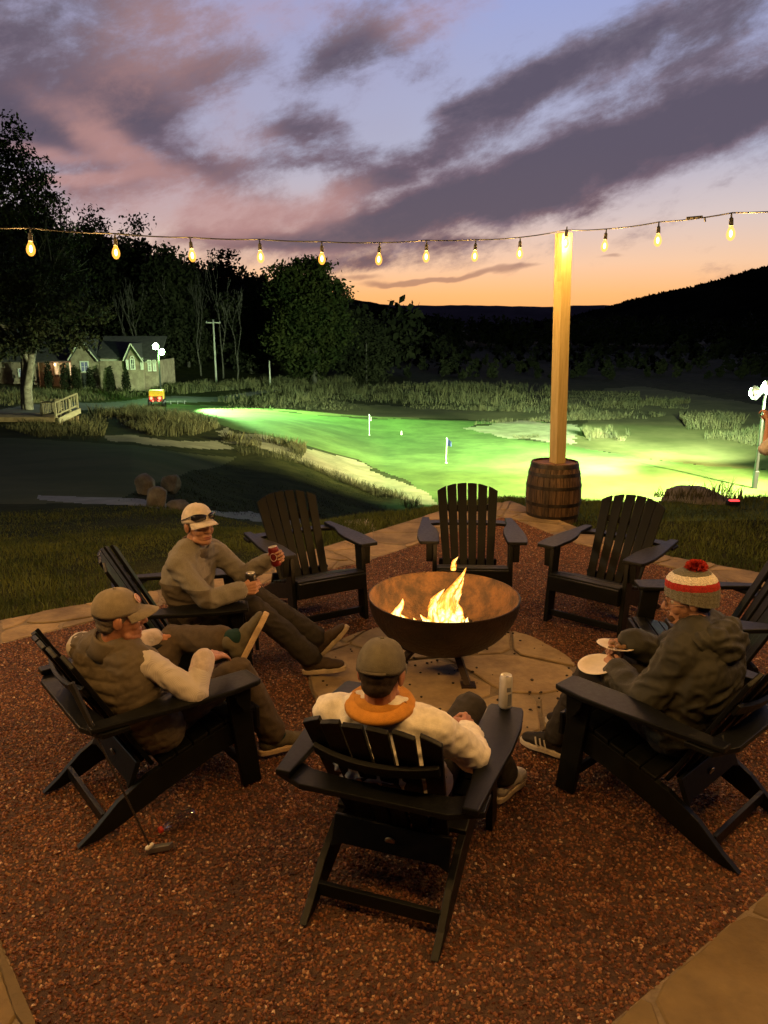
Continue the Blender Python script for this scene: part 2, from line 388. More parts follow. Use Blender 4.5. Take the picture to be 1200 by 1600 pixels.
def atT(px, py):
    """where the sight line through a pixel meets the terrain"""
    d = ray(px, py); ys = np.exp(np.linspace(math.log(4.5), math.log(600), 1500))
    xs = d.x / d.y * ys; zs = CAMH + d.z / d.y * ys
    below = zs < hgt(xs, ys)
    k = int(np.argmax(below)) if below.any() else len(ys) - 1
    return Vector((xs[k], ys[k], h1(xs[k], ys[k])))
def inpoly(X, Y, poly):
    r = np.zeros(X.shape, bool); n = len(poly)
    for i in range(n):
        x0, y0 = poly[i][:2]; x1, y1 = poly[(i + 1) % n][:2]
        if y0 == y1: continue
        c = ((y0 > Y) != (y1 > Y)) & (X < (x1 - x0) * (Y - y0) / (y1 - y0) + x0)
        r ^= c
    return r
PX = {
    'putting_green': [(212, 641), (262, 632), (350, 634), (450, 645), (560, 654), (700, 657), (850, 659), (858, 663), (745, 663), (728, 669), (790, 684), (890, 696), (1000, 716), (1100, 728), (1290, 738), (1290, 812), (700, 812), (660, 775), (640, 752), (560, 718), (470, 694), (390, 677), (345, 664), (300, 653), (240, 652)],
    'fairway': [(858, 640), (905, 622), (960, 606), (1010, 604), (1120, 622), (1290, 650), (1290, 738), (1100, 728), (1000, 716), (890, 696), (905, 672), (930, 655), (858, 656)],
    'far_fairway': [(420, 640), (500, 624), (640, 636), (858, 634), (858, 657), (700, 655), (560, 652), (450, 643)],
    'bunker_sand': [(728, 669), (780, 658), (850, 659), (910, 668), (895, 694), (790, 684)],
    'bunker_sand_strip': [(345, 667), (400, 681), (470, 697), (560, 722), (640, 756), (690, 790), (655, 790), (600, 764), (500, 733), (430, 705), (345, 688)],
    'bunker_sand_left': [(160, 681), (200, 680), (235, 684), (290, 690), (345, 688), (360, 700), (300, 700), (240, 697), (165, 690)],
    'bunker_sand_small': [(186, 659), (228, 658), (262, 670), (225, 672)],
    'near_fairway': [(-200, 680), (0, 684), (120, 690), (260, 704), (370, 714), (300, 735), (235, 758), (170, 786), (0, 788), (-200, 788)],
    'footpath': [(58, 774), (150, 777), (260, 787), (390, 799), (480, 813), (590, 828), (560, 838), (470, 822), (390, 811), (270, 798), (130, 787), (60, 781)],
    'cart_road': [(-200, 650), (0, 640), (110, 629), (250, 619), (345, 620), (430, 607), (440, 610), (350, 627), (245, 630), (130, 641), (0, 655), (-200, 668)]}
POLY = {k: [atT(*p) for p in v] for k, v in PX.items()}
nc, nr = 520, 540
tt = np.linspace(-.86, .86, nc); yy = np.exp(np.linspace(math.log(3.0), math.log(640), nr))
GX = tt[None, :] * (yy[:, None] + 1.5); GY = np.repeat(yy[:, None], nc, 1)
GZ = hgt(GX, GY)
FX = (GX[:-1, :-1] + GX[1:, 1:]) / 2; FY = (GY[:-1, :-1] + GY[1:, 1:]) / 2
wob = np.clip(FY / 60, .2, 1.6)
WX = FX + fbm(FX, FY, .5, 3, 11) * wob * .9; WY = FY + fbm(FX, FY, .5, 3, 12) * wob * 1.6
reg = np.zeros(FX.shape, int)
order = ['near_fairway', 'far_fairway', 'fairway', 'putting_green', 'cart_road', 'footpath', 'bunker_sand_strip', 'bunker_sand_left', 'bunker_sand_small', 'bunker_sand']
for k, nm in enumerate(order):
    smooth_edge = nm in ('near_fairway', 'putting_green', 'cart_road', 'footpath')
    m = inpoly(FX if smooth_edge else WX, FY if smooth_edge else WY, POLY[nm]); reg[m] = k + 1
REGNAME = ['rough_ground'] + ['near_fairway', 'far_fairway', 'fairway', 'putting_green', 'cart_road', 'footpath', 'bunker', 'bunker', 'bunker', 'bunker']
REGMAT = [M_rough, M_fair, M_fair, M_fair, M_green, M_road, M_conc, M_sand, M_sand, M_sand, M_sand]
# small relief: sand lies a little low, hidden under patio the ground drops clear of the paving
bed = [(-4.6, 5.0), (-2.96, 5.60), (-1.93, 6.30), (-.65, 7.58), (.7, 9.2), (1.66, 9.75), (2.2, 8.43), (2.65, 7.42), (3.39, 6.84), (5.4, 4.6), (5, 0), (-5, 0)]
vb = inpoly(GX, GY, bed); GZ[vb] = -.12
idx = np.arange(nr * nc).reshape(nr, nc)
quads = np.stack([idx[:-1, :-1], idx[:-1, 1:], idx[1:, 1:], idx[1:, :-1]], -1)
allv = np.stack([GX, GY, GZ], -1).reshape(-1, 3)
for k in range(len(REGNAME)):
    q = quads[reg == k].reshape(-1, 4)
    if not len(q): continue
    u, inv = np.unique(q, return_inverse=True)
    prop(np_obj(REGNAME[k], allv[u], inv.reshape(-1, 4), REGMAT[k], smooth=True), kind='structure')
# ground sheet running on to the horizon and behind the camera
g = G(); g.box((0, 0, -14.5), (9000, 9000, 1)); 
prop(g.build('valley_floor', M_rough), kind='structure')

# ------------------------------------------------------------------ far ridges
def ridge(name, m, Y0, pts, depth, seed, namp):
    """pts: pixel skyline; a hill whose crest runs along it at distance Y0"""
    xs = np.array([p[0] for p in pts]); ys = np.array([p[1] for p in pts])
    pxs = np.linspace(xs[0], xs[-1], 260); pys = np.interp(pxs, xs, ys)
    ker = np.hanning(21); ker /= ker.sum(); pys = np.convolve(np.pad(pys, 10, 'edge'), ker, 'valid')
    pys = pys + fbm(pxs, pxs * 0, .05, 4, seed) * namp
    cr = [atY(a, b, Y0) for a, b in zip(pxs, pys)]
    V = []; n = len(cr); prof = [(-1, 0), (-.7, .22), (-.4, .55), (-.15, .9), (0, 1), (.2, .9), (.6, .4), (1, 0)]
    for f, hh in prof:
        for i, c in enumerate(cr):
            k = 1 + f * depth / Y0
            V.append((c.x * k, Y0 * k, -12 + (c.z + 12) * hh))
    F = [(r * n + i, r * n + i + 1, (r + 1) * n + i + 1, (r + 1) * n + i) for r in range(len(prof) - 1) for i in range(n - 1)]
    return prop(mobj(name, V, F, m, smooth=True), kind='structure')
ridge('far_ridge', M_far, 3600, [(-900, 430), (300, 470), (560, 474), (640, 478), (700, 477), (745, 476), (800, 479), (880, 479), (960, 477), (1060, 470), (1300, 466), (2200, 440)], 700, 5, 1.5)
ridge('wooded_hill', M_hill, 900, [(780, 512), (880, 498), (940, 484), (985, 470), (1030, 459), (1080, 450), (1130, 436), (1180, 421), (1240, 408), (1500, 380), (2100, 420)], 330, 6, 2.)
ridge('wooded_hill', M_hill, 1500, [(-700, 380), (300, 440), (480, 455), (590, 474), (650, 490), (720, 500)], 300, 8, 2.)

# ------------------------------------------------------------------ foliage
def cards(centers, size, rngl=rng, aspect=.6):
    """one small leaf quad per centre, random turn"""
    n = len(centers); a = rngl.normal(size=(n, 3)); a /= np.linalg.norm(a, axis=1)[:, None]
    b = np.cross(a, rngl.normal(size=(n, 3))); b /= np.linalg.norm(b, axis=1)[:, None]
    s = (size * rngl.uniform(.55, 1.3, n))[:, None] if np.isscalar(size) else (size * rngl.uniform(.55, 1.3, n))[:, None]
    c = np.asarray(centers); A = a * s; B = b * s * aspect
    V = np.stack([c - A, c + B * .9, c + A, c - B * .9], 1).reshape(-1, 3)
    return V, np.arange(n * 4).reshape(-1, 4)
def clump_points(n, lobes, rngl=rng):
    """points spread through ellipsoid lobes (cx,cy,cz,rx,ry,rz), denser towards their shells"""
    w = np.array([l[3] * l[4] * l[5] for l in lobes]) ** .75; w /= w.sum()
    k = rngl.choice(len(lobes), n, p=w); L = np.array(lobes)[k]
    d = rngl.normal(size=(n, 3)); d /= np.linalg.norm(d, axis=1)[:, None]
    r = rngl.uniform(.25, 1.08, n) ** .55
    return L[:, :3] + d * r[:, None] * L[:, 3:6]
def branch_tree(g, p, d, L, r, depth, spread=.6, tips=None, minr=.01, up=.15, n=6):
    pts = [p]; cur = p.copy(); dd = d.normalized()
    for i in range(3):
        dd = (dd + Vector((random.gauss(0, .09), random.gauss(0, .09), random.gauss(0, .05) + up * .3))).normalized()
        cur = cur + dd * (L / 3); pts.append(cur.copy())
    g.tube(pts, [r, r * .88, r * .76, max(minr, r * .62)], n)
    if tips is not None and depth <= 1: tips += pts[1:]
    if depth <= 0: return
    for k in range(random.choice((2, 3))):
        q = pts[random.choice((2, 3, 3))]
        nd = (dd + Vector((random.uniform(-1, 1), random.uniform(-1, 1), random.uniform(-.25, .7))) * spread).normalized()
        branch_tree(g, q, nd, L * random.uniform(.62, .85), max(minr, r * random.uniform(.45, .62)), depth - 1, spread, tips, minr, up, max(4, n - 1))

def leafy_tree(name, label, base, height, lobes, nleaf, leafsize, leafmat, barkmat, trunk_r, group=None, spread=.55, depth=4, lean=(0, 0, 1), forks=1, first=.34):
    t = thing(name, label, 'tree', base, 0, group)
    tips = []; g = G()
    for k in range(forks):
        off = Vector((random.uniform(-.6, .6) * trunk_r * 2 * (k > 0), random.uniform(-.4, .4) * trunk_r * (k > 0), -.3))
        ld = Vector(lean) + Vector((.12 * k * (-1) ** k, 0, 0))
        branch_tree(g, off, ld, height * first, trunk_r * (1 if k == 0 else .8), depth, spread, tips, .02)
    g.build('trunk', barkmat, t, smooth=True)
    pts = clump_points(nleaf, lobes)
    # leaves gather in sprays so that sky shows between them
    nspray = max(40, nleaf // 26); sp = clump_points(nspray, lobes)
    pick = rng.integers(0, nspray, nleaf); jit = rng.normal(size=(nleaf, 3)) * leafsize * np.array([2.4, 2.4, 1.3])
    mixp = rng.random(nleaf) < .88
    P = np.where(mixp[:, None], sp[pick] + jit, pts)
    V, F = cards(P, leafsize)
    np_obj('crown', V, F, leafmat, t)
    return t
# big tree by the deck, at the left edge
b = atT(44, 640); sc = b.y * 1.02 / FPX    # metres per pixel there
def lob(px, py, rx, ry, base, s, depth=.9):
    return ((px - (600 + FPX * base.x / (base.y * 1.0))) * s, random.uniform(-.5, .5) * rx * s, (BASEPY - py) * s, rx * s, rx * s * depth, ry * s)
BASEPY = 640
L = [lob(*q, b, sc) for q in [(35, 255, 55, 40), (-40, 300, 110, 90), (70, 300, 45, 28), (40, 350, 85, 45), (105, 400, 45, 38), (40, 430, 90, 45),
     (115, 455, 50, 30), (60, 490, 80, 32), (135, 495, 50, 22), (-50, 470, 110, 80), (110, 535, 65, 16), (30, 545, 50, 16), (-60, 560, 80, 30), (100, 345, 30, 22), (165, 500, 24, 14)]]
leafy_tree('tall_tree', 'tall leafy tree with a forked pale trunk beside the wooden deck', b, 430 * sc, L, 52000, .16, M_leaf, M_bark, .42, depth=4, lean=(-.05, 0, 1), forks=2, first=.26)
# the bushy tree in the middle distance
b = atT(492, 596); b.y = 112; b.x = b.y * (492 - 600) / FPX; b.z = h1(b.x, b.y); sc = b.y * 1.0 / FPX; BASEPY = 600
L = [lob(*q, b, sc) for q in [(478, 432, 32, 20), (455, 460, 28, 25), (515, 462, 32, 26), (488, 495, 48, 38), (455, 525, 30, 32), (522, 522, 26, 34), (482, 560, 40, 22), (503, 430, 18, 13), (443, 432, 13, 10)]]
leafy_tree('bushy_tree', 'round bushy tree with low skirts standing alone behind the tall grass', b, 170 * sc, L, 22000, .30, M_leafmid, M_dbark, .4, depth=3)
# trees of the wood's edge that show one by one
EDGE = [(552, 590, 452, 36, 'ragged thin topped tree right of the round bushy tree'),
        (575, 588, 465, 26, 'small dark tree on the slope right of the ragged tree'),
        (395, 600, 425, 34, 'dark broad tree left of the round bushy tree'),
        (352, 600, 398, 44, 'dark tall tree behind the utility pole with crossarm'),
        (300, 600, 402, 40, 'dark tree behind the left end of the tall grass band'),
        (262, 600, 378, 42, 'dark tree rising behind the green floodlight'),
        (215, 596, 352, 46, 'dark tree rising behind the brick house gable'),
        (170, 594, 345, 40, 'dark tree behind the house roof next to the tall leafy tree')]
for px, py, top, rw, lab in EDGE:
    Y = 128 + random.uniform(-6, 10); p = Vector(((px - 600) / FPX * Y, Y, 0)); p.z = h1(p.x, p.y); s = Y / FPX; BASEPY = py
    Hh = py - top; top += 22 + Hh * .10; Hh = py - top
    L = [lob(px + random.uniform(-.5, .5) * rw, top + Hh * f, rw * w, Hh * .16, p, s) for f, w in ((.12, .5), (.25, .75), (.38, .9), (.52, 1.), (.66, .95), (.8, .9))]
    leafy_tree('edge_tree', lab, p, Hh * s, L, 8000, .34, M_leafd, M_dbark, .3, depth=2, group='dark trees along the foot of the wooded hill')
# bare pale trunks in front of the dark wood
for px, top, lab in [(205, 490, 'bare pale tree nearest the brick house'), (232, 490, 'bare pale tree left of the green floodlight'), (318, 476, 'bare pale tree just left of the utility pole with crossarm'),
                     (352, 462, 'tallest bare pale tree right of the utility pole with crossarm'), (373, 498, 'thin bare tree left of the short marker post')]:
    Y = 116 + random.uniform(-4, 4); x = (px - 600) / FPX * Y; z = h1(x, Y); t = thing('bare_tree', lab, 'tree', (x, Y, z), 0, 'bare trees at the wood edge')
    g = G(); Hh = (600 - top) * Y / FPX
    branch_tree(g, Vector((0, 0, -.3)), Vector((random.uniform(-.05, .05), 0, 1)), Hh * .45, .15, 4, .42, None, .03, .5, 5)
    g.build('trunk', M_bare, t, smooth=True)
# the wood itself: too many to count
def wood(name, npts, sampler, hrange, leaf, nl, m):
    Vs = []; Fs = []; off = 0
    for _ in range(npts):
        x, y = sampler(); z = h1(x, y); Hh = random.uniform(*hrange); r = Hh * random.uniform(.26, .4)
        lb = [(x + random.gauss(0, r * .3), y + random.gauss(0, r * .3), z + Hh * f, r * w, r * w, Hh * .2) for f, w in ((.3, 1.), (.55, .9), (.8, .55))]
        V, F = cards(clump_points(nl, lb), leaf); Vs.append(V); Fs.append(F + off); off += len(V)
    return prop(np_obj(name, np.concatenate(Vs), np.concatenate(Fs), m), kind='stuff')
def samp_left():
    while True:
        Y = random.uniform(135, 420); px = random.uniform(-250, 620)
        if px < 620 - (Y < 170) * 0: return (px - 600) / FPX * Y, Y
wood('woodland', 620, samp_left, (10, 15), .9, 190, M_leafd)
def samp_mid():
    Y = random.uniform(300, 420); px = random.uniform(560, 1400); return (px - 600) / FPX * Y, Y
wood('tree_line', 260, samp_mid, (9, 14.5), .9, 150, M_leafd)
def samp_mid2():
    Y = random.uniform(170, 290); px = random.choice((random.uniform(570, 700), random.uniform(1050, 1350))); return (px - 600) / FPX * Y, Y
wood('tree_line', 40, samp_mid2, (4, 8), .7, 120, M_leafd)
def samp_scrub():
    Y = random.uniform(135, 300); px = random.uniform(470, 1380); return (px - 600) / FPX * Y, Y
wood('scrub', 420, samp_scrub, (1.2, 4.2), .45, 80, M_leafd)
# crest fringe on the right hill
V = []; 
def hillcrest(n, Y0, pts, size):
    xs = [p[0] for p in pts]; ys = [p[1] for p in pts]; out = []
    for _ in range(n):
        px = random.uniform(xs[0], xs[-1]); py = float(np.interp(px, xs, ys)) + abs(random.gauss(0, 16)) - 1
        c = atY(px, py, Y0 - (py - np.interp(px, xs, ys)) * 2.2); out.append((c.x, c.y, c.z))
    return cards(np.array(out), size)
V, F = hillcrest(9000, 895, [(780, 512), (880, 498), (940, 484), (985, 470), (1030, 459), (1080, 450), (1130, 436), (1180, 421), (1240, 408), (1400, 390)], 2.6)
prop(np_obj('hill_forest', V, F, M_leafd), kind='stuff')

# ------------------------------------------------------------------ tall grass
def blades(name, poly, n, hr, w, m, lean=.25, clump=0, zoff=0.):
    xs = [p[0] for p in poly]; ys = [p[1] for p in poly]; P = np.zeros((0, 2))
    while len(P) < n:
        x = rng.uniform(min(xs), max(xs), n * 2); y = rng.uniform(min(ys), max(ys), n * 2)
        keep = inpoly(x, y, poly)
        if clump: keep &= (fbm(x, y, clump, 3, 21) + rng.uniform(-.35, .35, n * 2)) > -.02
        P = np.concatenate([P, np.stack([x[keep], y[keep]], 1)])
    P = P[:n]; z = hgt(P[:, 0], P[:, 1]) + zoff
    hgts = rng.uniform(hr[0] * .5, hr[1] * (.72 if w > .015 else 1), n) * (1 + .75 * fbm(P[:, 0], P[:, 1], .5, 3, 5))
    a = rng.uniform(0, 2 * np.pi, n); wv = np.stack([np.cos(a), np.sin(a), a * 0], 1) * (w / 2 * rng.uniform(.6, 1.4, n))[:, None]
    b = rng.uniform(0, 2 * np.pi, n); ln = rng.uniform(0, lean, n) * hgts
    base = np.stack([P[:, 0], P[:, 1], z - .02], 1); tip = base + np.stack([np.cos(b) * ln, np.sin(b) * ln, hgts], 1)
    midp = base + np.stack([np.cos(b) * ln * .3, np.sin(b) * ln * .3, hgts * .55], 1)
    V = np.stack([base - wv, base + wv, midp + wv * .7, tip, midp - wv * .7], 1).reshape(-1, 3)
    return prop(np_obj(name, V, np.arange(n * 5).reshape(-1, 5), m), kind='stuff')
def pxpoly(l): return [atT(*p) for p in l]
TALL = [([(330, 628), (420, 606), (560, 600), (860, 604), (860, 632), (640, 632), (520, 622), (430, 636)], 6000, (.7, 1.4), .10),
        ([(190, 608), (300, 604), (430, 598), (560, 596), (430, 606), (250, 618)], 4200, (.8, 1.5), .10),
        ([(-100, 625), (190, 606), (250, 616), (110, 627), (0, 638)], 2500, (.5, 1.1), .10),
        ([(120, 650), (205, 642), (330, 655), (345, 668), (300, 682), (240, 682), (180, 660)], 5200, (.5, 1.1), .06),
        ([(0, 668), (120, 645), (170, 660), (160, 690), (60, 684)], 1600, (.3, .7), .05),
        ([(340, 690), (430, 704), (500, 734), (600, 766), (660, 790), (640, 796), (560, 764), (470, 726), (380, 714)], 1500, (.25, .75), .032),
        ([(345, 688), (400, 684), (480, 704), (470, 718), (400, 704)], 700, (.4, .9), .05),
        ([(1060, 655), (1110, 652), (1165, 657), (1160, 670), (1075, 672)], 1300, (.7, 1.3), .07),
        ([(1100, 684), (1150, 676), (1260, 668), (1270, 694), (1150, 700), (1105, 698)], 1500, (.6, 1.2), .06),
        ([(908, 678), (950, 673), (985, 680), (975, 690), (920, 689)], 900, (.5, 1.), .05),
        ([(690, 640), (860, 634), (1080, 622), (1075, 640), (1000, 638), (900, 655), (880, 648)], 2600, (.4, 1.), .08),
        ([(735, 665), (790, 657), (850, 660), (905, 657), (1010, 655), (1040, 650), (1000, 645), (880, 652)], 1600, (.3, .8), .06),
        ([(800, 682), (840, 679), (845, 684), (806, 686)], 200, (.2, .5), .04),
        ([(1130, 656), (1190, 648), (1280, 645), (1280, 655)], 400, (.6, 1.2), .07)]
for pl, n, hr, w in TALL: blades('tall_grass', pxpoly(pl), int(n * 1.6), hr, w * .62, M_reed, .6, clump=.3)
# mown lawn near the patio
lawnL = [(-7, 5.2), (-4.4, 5.4), (-2.96, 5.62), (-1.93, 6.33), (-.65, 7.62), (.7, 9.25), (1.2, 9.6), (0, 11.5), (-3, 11), (-7, 9.5)]
lawnR = [(1.68, 9.78), (2.22, 8.46), (2.67, 7.46), (3.42, 6.9), (4.6, 5.8), (8, 6.5), (7, 11.5), (3.5, 12), (.8, 11.5), (.4, 9.2)]
blades('lawn_grass', lawnL, 52000, (.03, .09), .010, M_blade, .7)
blades('lawn_grass', lawnR, 46000, (.03, .10), .010, M_blade, .7)
blades('rough_tufts', pxpoly([(172, 788), (240, 760), (305, 736), (372, 716), (500, 736), (600, 768), (660, 800), (560, 832), (390, 805), (250, 788)]), 9000, (.03, .12), .022, M_rough, .8, clump=.35)
blades('rough_tufts', pxpoly([(330, 640), (420, 615), (860, 612), (1000, 612), (1000, 640), (640, 640), (480, 640)]), 9000, (.1, .5), .06, M_reed, .8, clump=.12)
blades('lawn_grass', pxpoly([(0, 870), (0, 800), (330, 806), (600, 830), (640, 800), (560, 880), (250, 860)]), 26000, (.03, .08), .014, M_blade, .7)

# ------------------------------------------------------------------ boulders, rock
def boulder(label, p, r, seed, name='boulder', group='boulders beside the footpath', flat=.8):
    bm = bmesh.new(); bmesh.ops.create_icosphere(bm, subdivisions=4, radius=1)
    cuts = [Vector((random.gauss(0, 1), random.gauss(0, 1), random.gauss(0, .7))).normalized() for _ in range(9)]
    for v in bm.verts:
        d = v.co.normalized(); k = 1.
        for c in cuts:
            q = d.dot(c)
            if q > .72: k = min(k, .72 / q * 1.02)
        k += .05 * mnoise.noise(d * 2.5 + Vector((seed, 0, 0))) + .025 * mnoise.noise(d * 8 + Vector((seed, 3, 0)))
        v.co = Vector((d.x * r[0], d.y * r[1], d.z * r[2])) * k
    me = bpy.data.meshes.new(name); bm.to_mesh(me); bm.free()
    o = meobj(name, me, M_rock, smooth=True); o.location = p; o.rotation_euler = (0, 0, seed)
    return prop(o, label, 'boulder', group)
def bp(px, py, dz): q = atT(px, py); return Vector((q.x, q.y, q.z + dz))
boulder('flat topped boulder leftmost of the group by the footpath', bp(229, 773, .22), (.30, .28, .30), 1)
boulder('tall rounded boulder rightmost and upper of the group', bp(268, 770, .24), (.27, .27, .31), 2)
boulder('dark boulder lowest of the group at the footpath edge', bp(246, 791, .16), (.24, .24, .24), 3)
boulder('low pale block of stone right behind the man in the white cap', bp(278, 797, .08), (.26, .2, .14), 4)
boulder('dark flat rock ledge on the grass edge at the right', Vector((4.55, 10.9, -.42)), (.75, .45, .35), 5, 'rock', None)
tf = [(3.9, 10.2), (4.9, 10.2), (5.0, 10.9), (3.9, 10.9)]
blades('grass_tuft', tf, 240, (.06, .24), .012, M_reed, .9, zoff=.12)
blades('grass_tuft', [(4.2, 10.3), (4.8, 10.3), (4.8, 10.6), (4.2, 10.6)], 30, (.25, .55), .007, M_reed, .8, zoff=.05)
# ------------------------------------------------------------------ patio: gravel pit, flagstones, hearth
GRAV = [(-3.2, 4.5), (-2.74, 5.11), (-1.82, 5.89), (-.244, 7.02), (1.40, 8.86), (1.55, 8.7), (2.0, 7.73), (2.74, 6.8), (3.9, 5.2), (3.7, 4.25), (.726, 2.034), (.35, 1.5), (-.7, 1.5), (-1.42, 2.396)]
def in_grav(x, y): return inpoly(x, y, GRAV)
gx = 90
bm = bmesh.new(); vs = [bm.verts.new((x, y, -.012)) for x, y in GRAV]; bm.faces.new(vs[::-1]); bmesh.ops.triangulate(bm, faces=bm.faces)
bmesh.ops.recalc_face_normals(bm, faces=bm.faces)
me = bpy.data.meshes.new('gravel_bed'); bm.to_mesh(me); bm.free()
gbed = prop(meobj('gravel_bed', me, M_gravelbed), kind='structure')
def clip(poly, nx, ny, d):
    out = []
    for i in range(len(poly)):
        a, b = poly[i], poly[(i + 1) % len(poly)]; fa = a[0] * nx + a[1] * ny - d; fb = b[0] * nx + b[1] * ny - d
        if fa <= 0: out.append(a)
        if fa * fb < 0:
            t = fa / (fa - fb); out.append((a[0] + (b[0] - a[0]) * t, a[1] + (b[1] - a[1]) * t))
    return out
def area(p): return .5 * sum(p[i][0] * p[(i + 1) % len(p)][1] - p[(i + 1) % len(p)][0] * p[i][1] for i in range(len(p)))
def flags(parent, region, cell, joint=.014, z=0., thick=.05, m=None):
    """irregular stones: Voronoi cells of jittered seeds, cut to a convex region"""
    xs = [p[0] for p in region]; ys = [p[1] for p in region]; seeds = []
    ny = int((max(ys) - min(ys)) / cell) + 3; nx = int((max(xs) - min(xs)) / cell) + 3
    for j in range(ny):
        for i in range(nx):
            seeds.append((min(xs) + (i - .8 + .5 * (j % 2) + random.uniform(-.36, .36)) * cell, min(ys) + (j - .8 + random.uniform(-.36, .36)) * cell))
    if area(region) < 0: region = region[::-1]
    for s in seeds:
        p = list(region)
        for q in seeds:
            if q is s: continue
            ddx, ddy = q[0] - s[0], q[1] - s[1]; L = math.hypot(ddx, ddy)
            if L > cell * 3.2: continue
            p = clip(p, ddx / L, ddy / L, ((q[0] + s[0]) * ddx + (q[1] + s[1]) * ddy) / 2 / L)
            if len(p) < 3: break
        if len(p) < 3 or area(p) < .012: continue
        cx = sum(v[0] for v in p) / len(p); cy = sum(v[1] for v in p) / len(p)
        # close corners eased, edge a little wavy
        q = []
        for i in range(len(p)):
            a, b = p[i], p[(i + 1) % len(p)]
            for f in (.14, .5, .86):
                w = random.uniform(-.008, .008); q.append((a[0] + (b[0] - a[0]) * f + w, a[1] + (b[1] - a[1]) * f + w))
        def inset(pts, d): return [(x + (cx - x) * min(.4, d / max(.05, math.hypot(x - cx, y - cy))), y + (cy - y) * min(.4, d / max(.05, math.hypot(x - cx, y - cy)))) for x, y in pts]
        o1 = inset(q, joint); o2 = inset(q, joint + .008); zz = z + random.uniform(-.004, .006); n = len(q)
        tl = (random.uniform(-.006, .006), random.uniform(-.006, .006))
        f = lambda x, y: zz + (x - cx) * tl[0] + (y - cy) * tl[1]
        V = [(x, y, z - thick) for x, y in o1] + [(x, y, f(x, y) - .006) for x, y in o1] + [(x, y, f(x, y)) for x, y in o2]
        F = [(k * n + i, k * n + (i + 1) % n, (k + 1) * n + (i + 1) % n, (k + 1) * n + i) for k in range(2) for i in range(n)] + [tuple(2 * n + i for i in range(n))]
        mobj('flagstone', V, F, m or M_stone, parent)
def mortar(name, polys, z):
    g = G()
    for p in polys:
        if area(p) < 0: p = p[::-1]
        g.prism([(x, y, z - .12) for x, y in p], (0, 0, 0), (0, 0, .12))
    return prop(g.build(name, M_mortar), kind='structure')
I = [(-4.2, 3.9), (-3.2, 4.5), (-2.74, 5.11), (-1.82, 5.89), (-.244, 7.02), (1.40, 8.86)]
O = [(-4.9, 4.3), (-3.7, 4.95), (-2.96, 5.58), (-1.93, 6.28), (-.655, 7.56), (.72, 9.2)]
bands = [[I[k], I[k + 1], O[k + 1], O[k]] for k in range(5)]
bands += [[(1.40, 8.86), (1.55, 8.7), (2.171, 8.417), (1.66, 9.73)], [(1.40, 8.86), (1.66, 9.73), (.72, 9.2)]]
I2 = [(1.55, 8.7), (2.0, 7.73), (2.74, 6.8), (3.9, 5.2), (4.1, 4.5)]; O2 = [(2.171, 8.417), (2.63, 7.40), (3.39, 6.82), (4.6, 5.6), (5.0, 4.6)]
bands += [[I2[k], O2[k], O2[k + 1], I2[k + 1]] for k in range(4)]
path = mortar('flagstone_path', bands, -.008)
for b in bands: flags(path, b, .46)
terr = [[(.726, 2.034), (.35, 1.5), (.5, .2), (3.2, .2), (4.6, 2.6), (3.7, 4.25)], [(-1.42, 2.396), (-3.2, 4.5), (-4.2, 3.6), (-4.2, .2), (-.7, .2), (-.7, 1.5)]]
terrace = mortar('terrace', terr, -.008)
for b in terr: flags(terrace, b, .62, joint=.010, m=M_terr)
mortar('patio_slab', [[(-6, -5), (6, -5), (6, .15), (-6, .15)]], -.01)
HC = (.395, 4.62); HR = .885
ring = [(HC[0] + HR * math.cos(k / 36 * 2 * math.pi), HC[1] + HR * math.sin(k / 36 * 2 * math.pi)) for k in range(36)]
hearth = mortar('hearth', [ring], .006)
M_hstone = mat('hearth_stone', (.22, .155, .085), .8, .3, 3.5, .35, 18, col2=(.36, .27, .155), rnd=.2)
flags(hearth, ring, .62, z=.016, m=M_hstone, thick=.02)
# embers and leaf litter lying on the hearth
g = G()
for _ in range(110):
    a = random.uniform(0, 6.28); r = HR * math.sqrt(random.random()) * .96; s = random.uniform(.004, .012)
    g.ell((HC[0] + r * math.cos(a), HC[1] + r * math.sin(a), .022), (s, s * random.uniform(.6, 1.4), s * .5), n=6, m=4)
prop(g.build('charcoal_crumbs', M_soot), kind='stuff')
